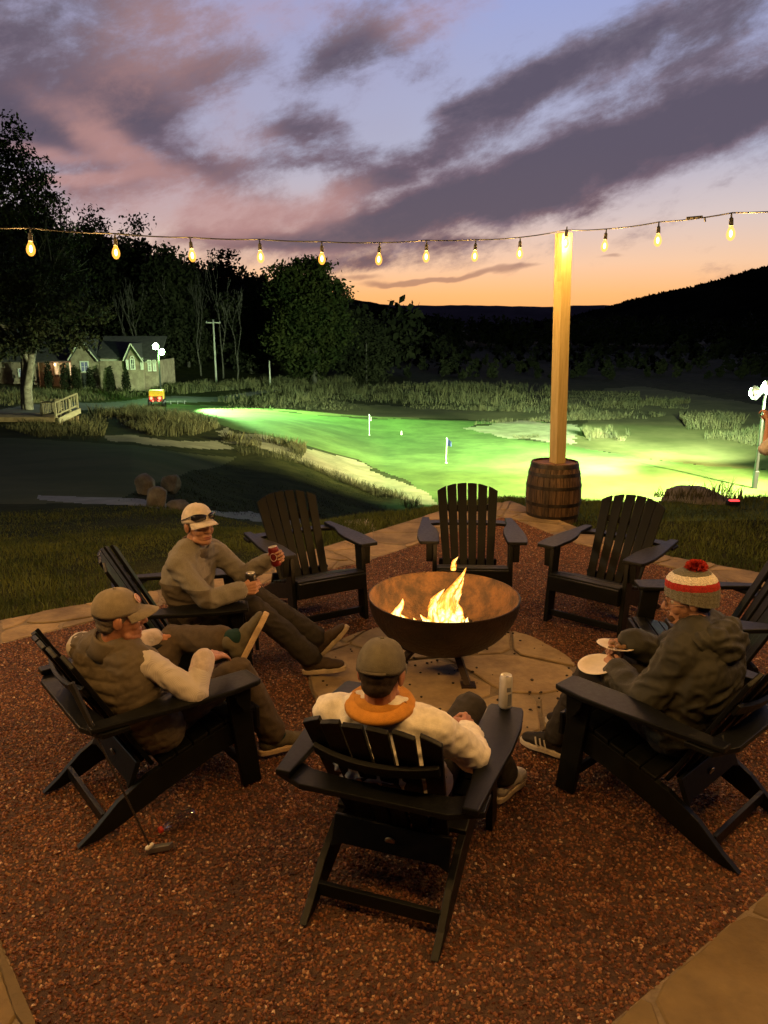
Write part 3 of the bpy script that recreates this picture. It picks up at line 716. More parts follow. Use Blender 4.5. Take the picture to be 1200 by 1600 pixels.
# loose gravel
def gravel(name, region, dens, smin, smax, seed):
    bm = bmesh.new(); vs = [bm.verts.new((x, y, -.008)) for x, y in region]; bm.faces.new(vs); bmesh.ops.triangulate(bm, faces=bm.faces)
    bmesh.ops.recalc_face_normals(bm, faces=bm.faces)
    if sum(f.normal.z for f in bm.faces) < 0: bmesh.ops.reverse_faces(bm, faces=bm.faces)
    me = bpy.data.meshes.new(name); bm.to_mesh(me); bm.free(); o = meobj(name, me, M_gravelbed)
    ng = bpy.data.node_groups.new(name, 'GeometryNodeTree'); ng.interface.new_socket('Geometry', in_out='INPUT', socket_type='NodeSocketGeometry'); ng.interface.new_socket('Geometry', in_out='OUTPUT', socket_type='NodeSocketGeometry')
    N = ng.nodes; L = ng.links; gi = N.new('NodeGroupInput'); go = N.new('NodeGroupOutput')
    dp = N.new('GeometryNodeDistributePointsOnFaces'); dp.inputs['Density'].default_value = dens; dp.inputs['Seed'].default_value = seed
    ico = N.new('GeometryNodeMeshIcoSphere'); ico.inputs['Radius'].default_value = 1; ico.inputs['Subdivisions'].default_value = 1
    # facet the pebble
    sp = N.new('GeometryNodeSetPosition'); rv0 = N.new('FunctionNodeRandomValue'); rv0.data_type = 'FLOAT_VECTOR'; rv0.inputs[0].default_value = (-.28,) * 3; rv0.inputs[1].default_value = (.28,) * 3
    L.new(ico.outputs[0], sp.inputs['Geometry']); L.new(rv0.outputs[0], sp.inputs['Offset'])
    smt = N.new('GeometryNodeSetMaterial'); smt.inputs['Material'].default_value = M_pebble; L.new(sp.outputs[0], smt.inputs[0])
    ip = N.new('GeometryNodeInstanceOnPoints'); rr = N.new('FunctionNodeRandomValue'); rr.data_type = 'FLOAT_VECTOR'; rr.inputs[0].default_value = (0, 0, 0); rr.inputs[1].default_value = (6.28, 6.28, 6.28)
    rs = N.new('FunctionNodeRandomValue'); rs.data_type = 'FLOAT_VECTOR'; rs.inputs[0].default_value = (smin, smin, smin * .7); rs.inputs[1].default_value = (smax, smax, smax * .8)
    L.new(gi.outputs[0], dp.inputs[0]); L.new(dp.outputs[0], ip.inputs['Points']); L.new(smt.outputs[0], ip.inputs['Instance'])
    e2r = N.new('FunctionNodeEulerToRotation'); L.new(rr.outputs[0], e2r.inputs[0]); L.new(e2r.outputs[0], ip.inputs['Rotation']); L.new(rs.outputs[0], ip.inputs['Scale'])
    jn = N.new('GeometryNodeJoinGeometry'); L.new(gi.outputs[0], jn.inputs[0]); L.new(ip.outputs[0], jn.inputs[0]); L.new(jn.outputs[0], go.inputs[0])
    md = o.modifiers.new('scatter', 'NODES'); md.node_group = ng
    return prop(o, kind='stuff')
M_pebble = bpy.data.materials.new('pebble'); M_pebble.use_nodes = True
t = NT(M_pebble.node_tree); oi = t.new('ShaderNodeObjectInfo').outputs['Random']; bs = t.n['Principled BSDF']
t.l.new(t.ramp(oi, [(0, (.045, .014, .005)), (.35, (.125, .038, .012)), (.65, (.20, .072, .025)), (.90, (.27, .115, .046)), (.98, (.36, .20, .10)), (1, (.62, .46, .32))]), bs.inputs['Base Color'])
bs.inputs['Roughness'].default_value = .55; bs.inputs['Specular IOR Level'].default_value = .5

# ------------------------------------------------------------------ fire bowl
BC = Vector((.385, 4.68, 0)); RIM, BR, BD = .515, .485, .375
bowl = thing('fire_bowl', 'round rusted steel fire bowl on short legs on the stone hearth', 'fire pit', BC)
prof = []
for k in range(15):
    a = k / 14 * math.pi / 2 * .97; prof.append((max(.02, BR * math.sin(a)), RIM - BD * math.cos(a) / 1. * 1.0))
z0 = prof[-1][1]; prof[-1] = (BR, RIM)
inner = [(max(.01, r - .012), z + .010) for r, z in prof[:-1]] + [(BR - .012, RIM)]
g = G(); g.lathe(prof + [(BR + .003, RIM + .003), (BR - .005, RIM + .006)], 64, cap=(True, False)); g.build('bowl', M_patina, bowl, smooth=True)
g = G(); g.lathe([(BR - .005, RIM + .006)] + inner[::-1], 64, cap=(False, True)); g.build('lining', M_steel, bowl, smooth=True)
for a in (-62, 58, 178):
    w = R(a - 0); dirv = Vector((math.cos(w), math.sin(w), 0)); g = G()
    A = dirv * .17 + Vector((0, 0, .175)); B_ = dirv * .30 + Vector((0, 0, .016))
    g.tube([A, B_], .028, 4); g.box(B_ + Vector((0, 0, .004)), (.09, .09, .012)); g.build('leg', M_patina, bowl)
# burning logs
logs = []
for (x, y, rz, ln, r, tilt, lab) in [(-.07, -.06, 20, .36, .045, 8, 'charred log lying crosswise under the tall flame'), (.12, .0, 105, .34, .04, 22, 'burning log leaning inwards at the right of the flames'), (.0, .10, -35, .40, .045, 14, 'burning log at the back of the fire'), (-.2, .02, 70, .26, .035, 5, 'small charred log at the left of the fire bowl')]:
    t_ = thing('firewood_log', lab, 'log', BC + Vector((x, y, .215)), R(rz)); g = G()
    pts = [(-ln / 2 + ln * k / 6, .008 * math.sin(k * 1.7), math.tan(R(tilt)) * (k / 6) * ln) for k in range(7)]
    g.tube(pts, [r * (1 + .12 * math.sin(k * 2.3)) for k in range(7)], 12); g.build('wood', M_soot, t_, smooth=True)
g = G()
for _ in range(150):
    a = random.uniform(0, 6.28); r = .27 * math.sqrt(random.random()); s = random.uniform(.008, .022)
    g.ell((BC.x + r * math.cos(a), BC.y + r * math.sin(a), RIM - BD * math.sqrt(1 - (r / BR) ** 2) + .026), (s, s, s * .7), n=6, m=4)
prop(g.build('embers', emit('ember', (1, .22, .03), 5)), kind='stuff')
# flames: hollow tongues of glowing gas
M_flame = bpy.data.materials.new('flame'); M_flame.use_nodes = True
t = NT(M_flame.node_tree); t.n.clear()
tc = t.new('ShaderNodeTexCoord').outputs['Object']; sx = t.new('ShaderNodeSeparateXYZ'); t.l.new(tc, sx.inputs[0])
nz = t.noise(t.vmath('MULTIPLY', tc, (1, 1, .38)), 24, 4, .6, 1.6)
lw = t.new('ShaderNodeLayerWeight'); lw.inputs[0].default_value = .45
thick = t.math('SUBTRACT', 1., lw.outputs['Facing'])
hgt01 = t.math('MULTIPLY', sx.outputs[2], 1 / .42, clamp=True)
core = t.math('SUBTRACT', t.math('ADD', t.math('MULTIPLY', thick, .75), t.math('MULTIPLY', nz.outputs[0], 1.15)), t.math('ADD', .40, t.math('MULTIPLY', hgt01, .36)))
fcol = t.ramp(core, [(0, (1, .13, .01)), (.2, (1, .26, .02)), (.42, (1, .46, .06)), (.75, (1, .74, .30))])
em = t.new('ShaderNodeEmission'); t.l.new(fcol, em.inputs[0]); t.l.new(t.math('ADD', .5, t.math('MULTIPLY', t.math('MAXIMUM', core, 0.), 3.6)), em.inputs[1])
tr = t.new('ShaderNodeBsdfTransparent'); mx = t.new('ShaderNodeMixShader')
t.l.new(t.smooth(core, .02, .30), mx.inputs[0]); t.l.new(tr.outputs[0], mx.inputs[1]); t.l.new(em.outputs[0], mx.inputs[2])
om = t.new('ShaderNodeOutputMaterial'); t.l.new(mx.outputs[0], om.inputs[0])
fire = thing('fire', 'bright yellow fire with one tall tongue burning in the steel bowl', 'fire', BC + Vector((0, -.02, .19)))
def tongue(x, y, h, r, sway, seed, z0=0.):
    n = 14; m = 14; V = []; rnd = random.Random(seed); ph = rnd.uniform(0, 6)
    for i in range(m + 1):
        f = i / m; rr = r * (math.sin(math.pi * min(1, (f * .78 + .22))) ** .8) * (1 - f * .35) + .001
        cx = x + sway * f * f + .055 * h * math.sin(f * 7 + ph) * f * 2; cy = y + .05 * h * math.sin(f * 5 + ph * 1.7) * f * 2
        for k in range(n):
            w = 2 * math.pi * k / n
            q = 1 + .60 * mnoise.noise(Vector((math.cos(w) * 1.4 + seed, math.sin(w) * 1.4, f * 4.5))) + .35 * mnoise.noise(Vector((math.cos(w) * 3 + seed, math.sin(w) * 3, f * 11)))
            V.append((cx + rr * q * math.cos(w), cy + rr * q * math.sin(w), z0 + h * f))
    F = [(i * n + k, i * n + (k + 1) % n, (i + 1) * n + (k + 1) % n, (i + 1) * n + k) for i in range(m) for k in range(n)]
    mobj('flame', V, F, M_flame, fire, smooth=True)
for q in [(.03, 0, .52, .070, .05, 1), (.06, .03, .44, .045, .02, 21), (-.01, -.03, .32, .06, .05, 22), (.10, .02, .33, .04, .02, 23), (-.07, -.05, .27, .045, .03, 24), (.03, -.06, .24, .09, .01, 25), (-.04, .02, .36, .085, .04, 2), (.09, -.02, .27, .075, -.02, 3), (.0, -.05, .25, .10, -.01, 4), (-.10, -.02, .22, .06, -.03, 5), (.14, .0, .18, .05, .03, 6), (.04, .04, .40, .06, .03, 7),
          (-.31, -.06, .25, .045, .02, 8, .075), (-.25, -.04, .17, .05, -.02, 9, .05), (-.18, -.08, .20, .05, .0, 10, .02), (-.13, -.10, .15, .05, .01, 26, .02), (.19, .02, .11, .035, .01, 11), (-.03, -.08, .17, .08, .0, 12), (.08, -.07, .17, .07, .0, 13), (.055, .01, .09, .020, .02, 14, .50)]:
    tongue(*q)
pl = bpy.data.lights.new('fire_light', 'POINT'); pl.energy = 60; pl.color = (1, .47, .13); pl.shadow_soft_size = .10
po = bpy.data.objects.new('fire_light', pl); C.objects.link(po); po.parent = fire; po.location = (.02, 0, .34)

# ------------------------------------------------------------------ barrel and post
bx = (868 - 600) / FPX; BB = Vector((2.03, 9.02, -.16))
barrel = thing('barrel', 'old oak barrel with iron hoops holding up the timber post', 'barrel', BB)
BH = .80; brad = lambda z: .272 + .055 * (1 - (2 * z / BH - 1) ** 2)
ns = 26
for k in range(ns):
    a0 = 2 * math.pi * (k + .03) / ns; a1 = 2 * math.pi * (k + .97) / ns; V = []; F = []
    jr = random.uniform(-.002, .002)
    for i in range(9):
        z = BH * i / 8; r = brad(z) + jr
        for a, dr in ((a0, 0), ((a0 + a1) / 2, .002), (a1, 0), (a1, -.025), (a0, -.025)): V.append(((r + dr) * math.cos(a), (r + dr) * math.sin(a), z))
    for i in range(8):
        for j in range(5): F.append((i * 5 + j, i * 5 + (j + 1) % 5, (i + 1) * 5 + (j + 1) % 5, (i + 1) * 5 + j))
    F += [(4, 3, 2, 1, 0), (40, 41, 42, 43, 44)]
    mobj('stave', V, F, M_oak, barrel, bevel=.002)
for z, w in ((.012, .045), (.15, .04), (.30, .04), (.50, .04), (.65, .04), (.745, .045)):
    g = G(); pr = [(brad(z + w * f) + .0045, z + w * f) for f in (0, .33, .66, 1)]
    g.lathe([(brad(z) - .002, z)] + pr + [(brad(z + w) - .002, z + w)], 48, cap=(False, False)); g.build('hoop', M_hoop, barrel, smooth=False)
g = G(); g.lathe([(.245, BH - .035), (.245, BH - .02)], 40); g.build('head', mat('oak_head', (.20, .10, .05), .7, .3, 4, .2, 20, stretch=(2, 12, 2)), barrel)
ptop = atY(881, 364, 9.0); post = thing('timber_post', 'square pale timber post rising out of the oak barrel', 'post', BB + Vector((.03, -.0, 0)), R(0))
g = G(); base = Vector((0, 0, BH - .02)); top = ptop - post.location
hw = .069
A = [Vector((math.cos(w) * hw * 1.414, math.sin(w) * hw * 1.414, 0)) for w in (R(45 + 24), R(135 + 24), R(225 + 24), R(315 + 24))]
V = [base + a for a in A] + [Vector((top.x, top.y, top.z)) + a for a in A]
g.add(V, [(3, 2, 1, 0), (4, 5, 6, 7), (0, 1, 5, 4), (1, 2, 6, 5), (2, 3, 7, 6), (3, 0, 4, 7)]); g.build('beam', M_wood, post, bevel=.006)
g = G(); g.tube([top + Vector((.0, -.1, -.05)), top + Vector((0, -.1, .02))], .008, 6); g.build('hook', M_blk, post)

# ------------------------------------------------------------------ string of lights
M_glass = emit('amber_bulb', (1, .40, .05), 2.4, .5); M_fil = emit('filament', (1, .66, .22), 30)
M_cable = mat('cable', (.02, .02, .018), .6)
sl = thing('string_light', 'string of amber bulbs on a black cable hung from the timber post', 'string light', (0, 0, 0))
k = np.arange(14)
BULBS = [(48, 385), (181, 391), (300, 396), (407, 398), (503, 401), (592, 402), (666, 398), (742, 397), (812, 393), (884, 376), (945, 381), (1028, 372), (1142, 361)]
Pp = ptop + Vector((0, -.14, .0))
def strdepth(px):
    if px <= 884: return 6.75 + (9.0 - .14 - 6.75) * ((px - 48) / 836) ** .62
    return 8.86 - (px - 884) / 258 * 2.0
cable = []; bulbpos = []
for px, py in BULBS:
    d = strdepth(px); up = {884: 12}.get(px, None)
    L = .125; c = atY(px, py, d); bulbpos.append(c)
g = G()
prev = atY(-160, 352, 6.2); pts = [prev] + [c + Vector((0, 0, .145 if i != 9 else .11)) for i, c in enumerate(bulbpos)] + [atY(1330, 318, 5.6)]
# out of the frame the run goes on round the patio to the house side
tail = [Vector((3.7, 4.0, 3.5)), Vector((2.8, 2.1, 3.6)), Vector((1.2, 1.3, 3.6)), Vector((-1.0, 1.3, 3.6)), Vector((-2.9, 2.2, 3.55)), Vector((-4.3, 4.2, 3.4))]
full = pts + tail + [pts[0]]
cur = []
for i in range(len(full) - 1):
    a, b = full[i], full[i + 1]; sag = .012 * (b - a).length if i < len(pts) - 1 else .1
    for s in range(6):
        f = s / 6; cur.append(a.lerp(b, f) - Vector((0, 0, 4 * sag * f * (1 - f))))
g.tube(cur, .0065, 6, M=None); cab = g.build('cable', M_cable, sl)
g = G(); q = atY(1085, 341, strdepth(1085)); g.tube([q - Vector((.07, 0, .0)), q + Vector((.07, 0, .012))], .012, 8); g.tube([q + Vector((.09, 0, .01)), q + Vector((.10, 0, -.03))], .008, 6); g.build('plug', M_cable, sl)
extra = []
for i in range(len(pts) - 1, len(full) - 1):
    a, b = full[i], full[i + 1]; n = max(1, int((b - a).length / .62))
    for s in range(n):
        f = (s + .5) / n; extra.append(a.lerp(b, f) - Vector((0, 0, .4 * f * (1 - f) + .14)))
gs = G(); gs.lathe([(.006, .145), (.008, .11), (.017, .10), (.019, .045), (.016, .04)], 12)
gb = G(); gb.lathe([(.013, .045), (.018, .030), (.031, .002), (.037, -.024), (.033, -.052), (.017, -.074), (.002, -.079)], 14)
gf = G(); gf.ell((0, 0, -.020), (.013, .013, .030), n=8, m=6)
ms = gs.build('bulb_socket', M_cable, sl); mb = gb.build('bulb', M_glass, ms, smooth=True); mf = gf.build('filament', M_fil, ms, smooth=True)
for i, c in enumerate(bulbpos + extra):
    if i == 0: o, b_, f_ = ms, mb, mf
    else:
        o = ms.copy(); C.objects.link(o); b_ = mb.copy(); C.objects.link(b_); b_.parent = o; f_ = mf.copy(); C.objects.link(f_); f_.parent = o
    o.location = c
    if i < 13: o.rotation_euler = (random.uniform(-.08, .08), random.uniform(-.08, .08), 0)
    ld = bpy.data.lights.new('bulb_light', 'POINT'); ld.energy = BULB_W if i < 13 else BULB_W * 1.7; ld.color = (1, .515, .14); ld.shadow_soft_size = .03
    lo = bpy.data.objects.new('bulb_light', ld); C.objects.link(lo); lo.parent = o; lo.location = (0, 0, -.02)

# ------------------------------------------------------------------ floodlights
def flood(name, label, px, py, Y, *a): return flood_at(name, label, atY(px, py, Y), *a)
def flood_at(name, label, hd, heads, col, power, aims, spot, blend=.6, spill=0, k=1., emis=90, group='floodlights on poles'):
    gz = h1(hd.x, hd.y); t = thing(name, label, 'floodlight', (hd.x, hd.y, gz), 0, group)
    hz = hd.z - gz; g = G(); g.tube([(0, 0, -.2), (0, 0, hz * .6), (0, 0, hz)], [.11, .09, .07], 10); g.build('pole', M_blk, t)
    g = G(); g.box((0, 0, .5), (.24, .24, 1.)); g.build('base', M_blk, t, bevel=.02)
    for (ox, oz), aim in zip(heads, aims):
        pos = Vector((ox, 0, hz + oz)); d = (aim - Vector((hd.x, hd.y, gz)) - pos).normalized(); q = d.to_track_quat('-Z', 'Y')
        Mx = Matrix.Translation(pos) @ q.to_matrix().to_4x4()
        g = G(); g.lathe([(r_ * k, z_ * k) for r_, z_ in ((.06, .22), (.10, .16), (.24, .0), (.27, -.06), (.25, -.06), (.22, .0))], 16, Mx, cap=(True, False)); h_ = g.build('lamp_head', M_blk, t, smooth=True)
        g = G(); g.lathe([(.235 * k, -.04 * k), (.20 * k, -.14 * k), (.10 * k, -.21 * k), (.01, -.24 * k)], 16, Mx, cap=(False, True)); g.build('lens', emit('lens_' + name, tuple(min(1, c * .75 + .25) for c in col), emis), h_, smooth=True)
        g = G(); g.tube([(0, 0, hz - .05), pos + d * -.2], .03, 6); g.build('bracket', M_blk, t)
        ld = bpy.data.lights.new('flood_beam', 'SPOT'); ld.energy = power / len(heads); ld.color = col; ld.spot_size = R(spot); ld.spot_blend = blend; ld.shadow_soft_size = .2
        lo = bpy.data.objects.new('flood_beam', ld); C.objects.link(lo); lo.parent = t; lo.matrix_local = Matrix.Translation(pos + d * .3 * k) @ q.to_matrix().to_4x4()
    if spill:      # the bare lens also throws light sideways
        ld = bpy.data.lights.new('lens_spill', 'POINT'); ld.energy = spill; ld.color = col; ld.shadow_soft_size = .3
        lo = bpy.data.objects.new('lens_spill', ld); C.objects.link(lo); lo.parent = t; lo.location = (0, -.5, hz - .9)
    return t
flood('floodlight_pole', 'green glowing twin floodlight on a black pole beside the brick house', 247, 545, 86, [(-.30, .28), (.32, -.32)], (.42, 1, .26), FL1, [Vector((10.5, 57, -8)), Vector((10.5, 57, -8))], 51, .3, 2200, 1.5)
flood('floodlight_pole', 'dazzling white floodlight behind the standing person at the right edge', 1196, 612, 43, [(-.5, -.05), (.15, .25), (.6, -.1), (.5, .35)], (.74, 1, .58), FL2, [Vector((5, 58, -7)), Vector((4, 50.5, -7)), Vector((8, 74, -7)), Vector((25, 80, -7))], 58, 1., 1500, 1.6)
# the next mast along, beyond the right edge of the frame
fm = Vector((25, 35, 1.8)); t = flood_at('floodlight_pole', 'tall floodlight mast beyond the standing person at the right', fm, [(-.4, 0), (.4, 0), (0, .5)], (1, .98, .46), FL3, [Vector((4, 45.5, -7)), Vector((14, 42, -7)), Vector((18.5, 46.5, -7))], 50, 1., 0, 1.6)
yl = thing('yard_lamp', 'tall yard lamp on a pole over the lawn left of the patio', 'street lamp', (-13, 4.5, h1(-13, 4.5)))
g = G(); g.tube([(0, 0, -.3), (0, 0, 6.2)], [.08, .06], 8); g.build('pole', M_blk, yl)
g = G(); g.ell((0, 0, 6.3), (.16, .16, .2), n=12, m=8); g.build('lamp', emit('yard_globe', (1, .96, .75), 20, .6), yl)
ld = bpy.data.lights.new('yard_light', 'POINT'); ld.energy = YARD_W; ld.color = (1, .95, .66); ld.shadow_soft_size = .16
lo = bpy.data.objects.new('yard_light', ld); C.objects.link(lo); lo.parent = yl; lo.location = (0, 0, 6.3)
lp = thing('street_lamp', 'tiny distant white lamp on a pole in the dark valley', 'street lamp', atT(597, 572)); 
dl = atY(597, 548, lp.location.y) - lp.location
g = G(); g.tube([(0, 0, -.3), (0, 0, dl.z)], .12, 6); g.build('pole', M_blk, lp)
g = G(); g.ell((0, 0, dl.z), (.42, .42, .36), n=10, m=8); g.build('lamp', emit('far_lamp', (.85, 1, .9), 30), lp)
# ------------------------------------------------------------------ brick house
def wall_quad(g, a, b, z0, z1, thick=.25):
    a = Vector(a); b = Vector(b); d = (b - a).normalized(); n = Vector((d.y, -d.x, 0))
    g.prism([(a.x, a.y, z0), (b.x, b.y, z0), (b.x, b.y, z1), (a.x, a.y, z1)], n * 0, -n * thick)
HY = 95.; hs = HY / FPX * 1.0
def hx(px): return (px - 600) / FPX * HY * .985
hz = lambda py: atY(200, py, HY).z
hb = Vector((hx(185), HY, h1(hx(185), HY) - .1)); house = thing('brick_house', 'single storey brick house with two gables and a lit porch', 'house', hb)
def lx(px): return hx(px) - hb.x
def lz(py): return hz(py) - hb.z
gw = G()
def slab(pts, y, thick): gw.prism([(x, y, z) for x, z in pts], (0, 0, 0), (0, thick, 0))
# left porch wing, front gable wing, link, small gable wing, end wall (each set at its own depth)
zb = -.5
slab([(lx(-60), zb), (lx(112), zb), (lx(112), lz(568)), (lx(-60), lz(566))], 1.2, .3)
slab([(lx(112), zb), (lx(153), zb), (lx(153), lz(562)), (lx(131), lz(532)), (lx(112), lz(560))], 0, 5)
slab([(lx(153.3), zb), (lx(197), zb), (lx(197), lz(561)), (lx(153.3), lz(561))], .8, .3)
slab([(lx(197.3), zb), (lx(223), zb), (lx(223), lz(562)), (lx(208), lz(538)), (lx(197.3), lz(560))], .2, 5)
slab([(lx(223.3), zb), (lx(243), zb), (lx(243), lz(564)), (lx(223.3), lz(564))], .9, .3)
gw.box((lx(243) - .15, 5.0, (lz(564) + zb) / 2), (.3, 7.5, lz(564) - zb))
gw.build('wall', M_brick, house)
def roofq(p): g = G(); n = (Vector(p[1]) - Vector(p[0])).cross(Vector(p[3]) - Vector(p[0])).normalized(); g.prism(p, (0, 0, 0), n * .16); return g.build('roof', M_roof, house)
ze = lz(561) + .05; zr = lz(528)
roofq([(lx(150), .3, ze), (lx(248), .5, lz(563)), (lx(243), 6, zr), (lx(140), 6, zr)])
roofq([(lx(-70), .7, lz(566)), (lx(114), .7, lz(567)), (lx(116), 6, zr), (lx(-70), 6, zr)])
for (a, pk, c) in (((109, 562), (131, 530), (156, 564)), ((194.5, 563), (208, 536), (226, 565))):
    for (e, sgn) in ((a, 1), (c, -1)):
        p = [(lx(e[0]), -.35, lz(e[1])), (lx(pk[0]), -.35, lz(pk[1])), (lx(pk[0]), 5.5, lz(pk[1])), (lx(e[0]), 5.5, lz(e[1]))]
        roofq(p if sgn < 0 else p[::-1])
        g = G(); A = Vector((lx(e[0]), -.42, lz(e[1]) - .05)); B_ = Vector((lx(pk[0]), -.42, lz(pk[1]) - .05)); g.tube([A, B_], .09, 4); g.build('bargeboard', mat('trim_paint', (.45, .42, .34), .7), house)
g = G(); g.tube([(lx(154), .62, lz(563)), (lx(196), .62, lz(563))], .09, 4); g.tube([(lx(225), .68, lz(566)), (lx(244), .68, lz(566))], .08, 4); g.build('fascia', mat('trim_paint', (.45, .42, .34), .7), house)
def window(px0, px1, py0, py1, y, glass, arch=False, label=None):
    x0, x1, z1, z0 = lx(px0), lx(px1), lz(py0), lz(py1); g = G(); w = .12
    g.box(((x0 + x1) / 2, y, z0), (x1 - x0 + w, .12, w)); g.box(((x0 + x1) / 2, y, z1), (x1 - x0 + w, .12, w)); g.box((x0, y, (z0 + z1) / 2), (w, .12, z1 - z0 - w)); g.box((x1, y, (z0 + z1) / 2), (w, .12, z1 - z0 - w))
    g.box(((x0 + x1) / 2, y, (z0 + z1) / 2), (.05, .08, z1 - z0 - w)); g.box(((x0 + x1) / 2, y, (z0 + z1) / 2), (x1 - x0 - w, .07, .05))
    if arch:
        pts = [((x0 + x1) / 2 + (x1 - x0) / 2 * math.cos(a), y, z1 + .1 + (x1 - x0) / 2 * math.sin(a)) for a in np.linspace(0, math.pi, 9)]
        g.tube(pts, .06, 4)
    f = g.build('window', mat('window_paint', (.62, .60, .50), .5), house)
    g = G(); g.box(((x0 + x1) / 2, y + .03, (z0 + z1) / 2), (x1 - x0 - w, .02, z1 - z0 - w)); g.build('pane', glass, f)
M_lit = emit('lit_window', (1, .70, .36), 1.3); M_cool = emit('dim_window', (.55, .70, .72), .22)
M_dark = mat('dark_glass', (.02, .022, .025), .15, .1, 4, spec=.8)
window(127, 139, 565, 581, -.08, M_cool); window(204.5, 210.5, 561, 577, .1, M_dark, True); window(220.5, 223.5, 560, 577, .1, M_dark); window(229, 233, 563, 580, .82, M_dark); window(237, 240.5, 562, 580, .82, M_dark); window(198.3, 200.5, 563, 577, .1, M_dark)
window(80, 85, 566, 586, 1.12, M_lit); window(99, 106, 566, 588, 1.12, M_lit); window(22, 30, 577, 590, 1.12, M_cool)
g = G(); x0, x1 = lx(128), lx(141); g.box(((x0 + x1) / 2, -.06, (lz(583) + zb) / 2), (x1 - x0, .1, lz(583) - zb)); dr = g.build('door', mat('dark_door', (.03, .028, .028), .5), house)
for px in (64, 111):
    g = G(); g.box((lx(px), -.9, (lz(566) + zb) / 2), (.32, .32, lz(566) - zb)); g.build('porch_column', M_brick, house)
for px in (84, 104):
    ld = bpy.data.lights.new('porch_light', 'POINT'); ld.energy = 60; ld.color = (1, .55, .25); ld.shadow_soft_size = .1
    lo = bpy.data.objects.new('porch_light', ld); C.objects.link(lo); lo.parent = house; lo.location = (lx(px), .2, lz(570))
    g = G(); g.ell((lx(px), .45, lz(570)), (.1, .1, .16), n=8, m=6); g.build('lantern', emit('lantern', (1, .68, .34), 8), house)
for i, (px, top) in enumerate([(58, 565), (87, 562), (111, 563), (127, 566), (150, 566), (181, 563), (205, 565)]):
    x = hx(px); y = HY - 2.2; z = h1(x, y); sh = thing('columnar_shrub', ['narrow dark shrub left of the lit porch', 'narrow dark shrub by the first porch column', 'narrow dark shrub between the two lit windows', 'narrow dark shrub under the cool lit gable window', 'narrow dark shrub right of the front gable', 'narrow dark shrub against the plain brick wall', 'narrow dark shrub under the arched gable window'][i], 'shrub', (x, y, z), 0, 'narrow shrubs along the house front')
    Hh = (603 - top) * hs; V, F = cards(clump_points(900, [(0, 0, Hh * .3, .55, .55, Hh * .34), (0, 0, Hh * .62, .4, .4, Hh * .36)]), .13); np_obj('foliage', V, F, M_leafd, sh)
    g = G(); g.tube([(0, 0, -.1), (0, 0, Hh * .6)], .06, 5); g.build('stem', M_dbark, sh)

# ------------------------------------------------------------------ deck
DY = 47.; dbase = atT(60, 662); D0 = Vector((dbase.x, dbase.y, 0))
def dk(px, py, Y): return atY(px, py, Y)
Yd = dbase.y; deck = thing('wooden_deck', 'small timber viewing deck with white railings below the tall leafy tree', 'deck', (dbase.x, Yd, dbase.z))
lw_ = lambda px, py, Y=None: atY(px, py, Y or Yd) - deck.location
dp = Yd * 1.0 / FPX
zt = lw_(60, 652).z; xl = lw_(-130, 650).x; xr = lw_(86, 650).x; depth = 2.8
nb = 14
for i in range(nb):
    y0 = depth * i / nb; g = G(); g.box(((xl + xr) / 2, y0 + depth / nb / 2, zt - .03), (xr - xl, depth / nb - .02, .05)); g.build('board', M_deckw, deck)
g = G(); g.box(((xl + xr) / 2, -.04, zt - .18), (xr - xl, .06, .26)); g.build('rim_joist', M_deckw, deck)
for px in (-80, -20, 36, 91):
    for yy_ in (.3, depth - .3):
        g = G(); g.box((lw_(px, 650).x - .08, yy_, (zt - .3) / 2 - .9), (.2, .2, zt - .3 + 1.8)); g.build('leg', M_deckw, deck)
M_rail = mat('rail_paint', (.32, .29, .19), .7, .15, 4)
rh = .95
def rail(ax, ay, bx_, by_, z0, z1, nbal):
    a = Vector((ax, ay, 0)); b = Vector((bx_, by_, 0))
    for q, zz in ((a, z0), (b, z1)): g = G(); g.box((q.x, q.y, zz + rh / 2), (.12, .12, rh + .08)); g.build('rail_post', M_rail, deck)
    for off in (.12, rh): g = G(); g.tube([(a.x, a.y, z0 + off), (b.x, b.y, z1 + off)], .06, 4); g.build('rail', M_rail, deck)
    for i in range(nbal):
        f = (i + 1) / (nbal + 1); q = a.lerp(b, f); zz = z0 + (z1 - z0) * f; g = G(); g.box((q.x, q.y, zz + rh / 2 + .05), (.05, .05, rh - .2)); g.build('baluster', M_rail, deck)
x57 = lw_(57, 650).x
rail(x57, depth - .2, xr, depth - .2, zt, zt, 9)
rail(x57, .9, xr - .05, .9, zt, zt, 9)
rail(xr + .02, .1, xr + .75, depth * .75, zt, zt + .45, 7)
# ramp / stair down to the right
g = G(); g.prism([(xr + .12, .1, zt - .05), (xr + .85, depth * .75, zt + .40), (xr + .85, depth * .75, zt + .05), (xr + .12, .1, zt - .45)], (0, 0, 0), (.1, 0, 0)); g.build('stringer', M_rail, deck)
for f in (.15, .5, .85):
    g = G(); g.box((xr + .15 + .7 * f, .1 + depth * .75 * f, zt * .5 - .6), (.14, .14, zt + 1.0)); g.build('leg', M_deckw, deck)
bn = thing('garden_bench', 'pale wooden bench standing on the timber deck', 'bench', deck.location + Vector((lw_(66, 650).x, depth * .55, zt)))
g = G(); g.box((0, 0, .44), (1.5, .45, .05)); g.build('seat', M_rail, bn)
g = G(); g.box((0, .24, .78), (1.5, .05, .14)); g.box((0, .22, .60), (1.5, .05, .08)); g.build('backrest', M_rail, bn)
for sx_ in (-.68, .68):
    for sy_ in (-.18, .2): g = G(); g.box((sx_, sy_, .21), (.07, .07, .41)); g.build('leg', M_rail, bn)

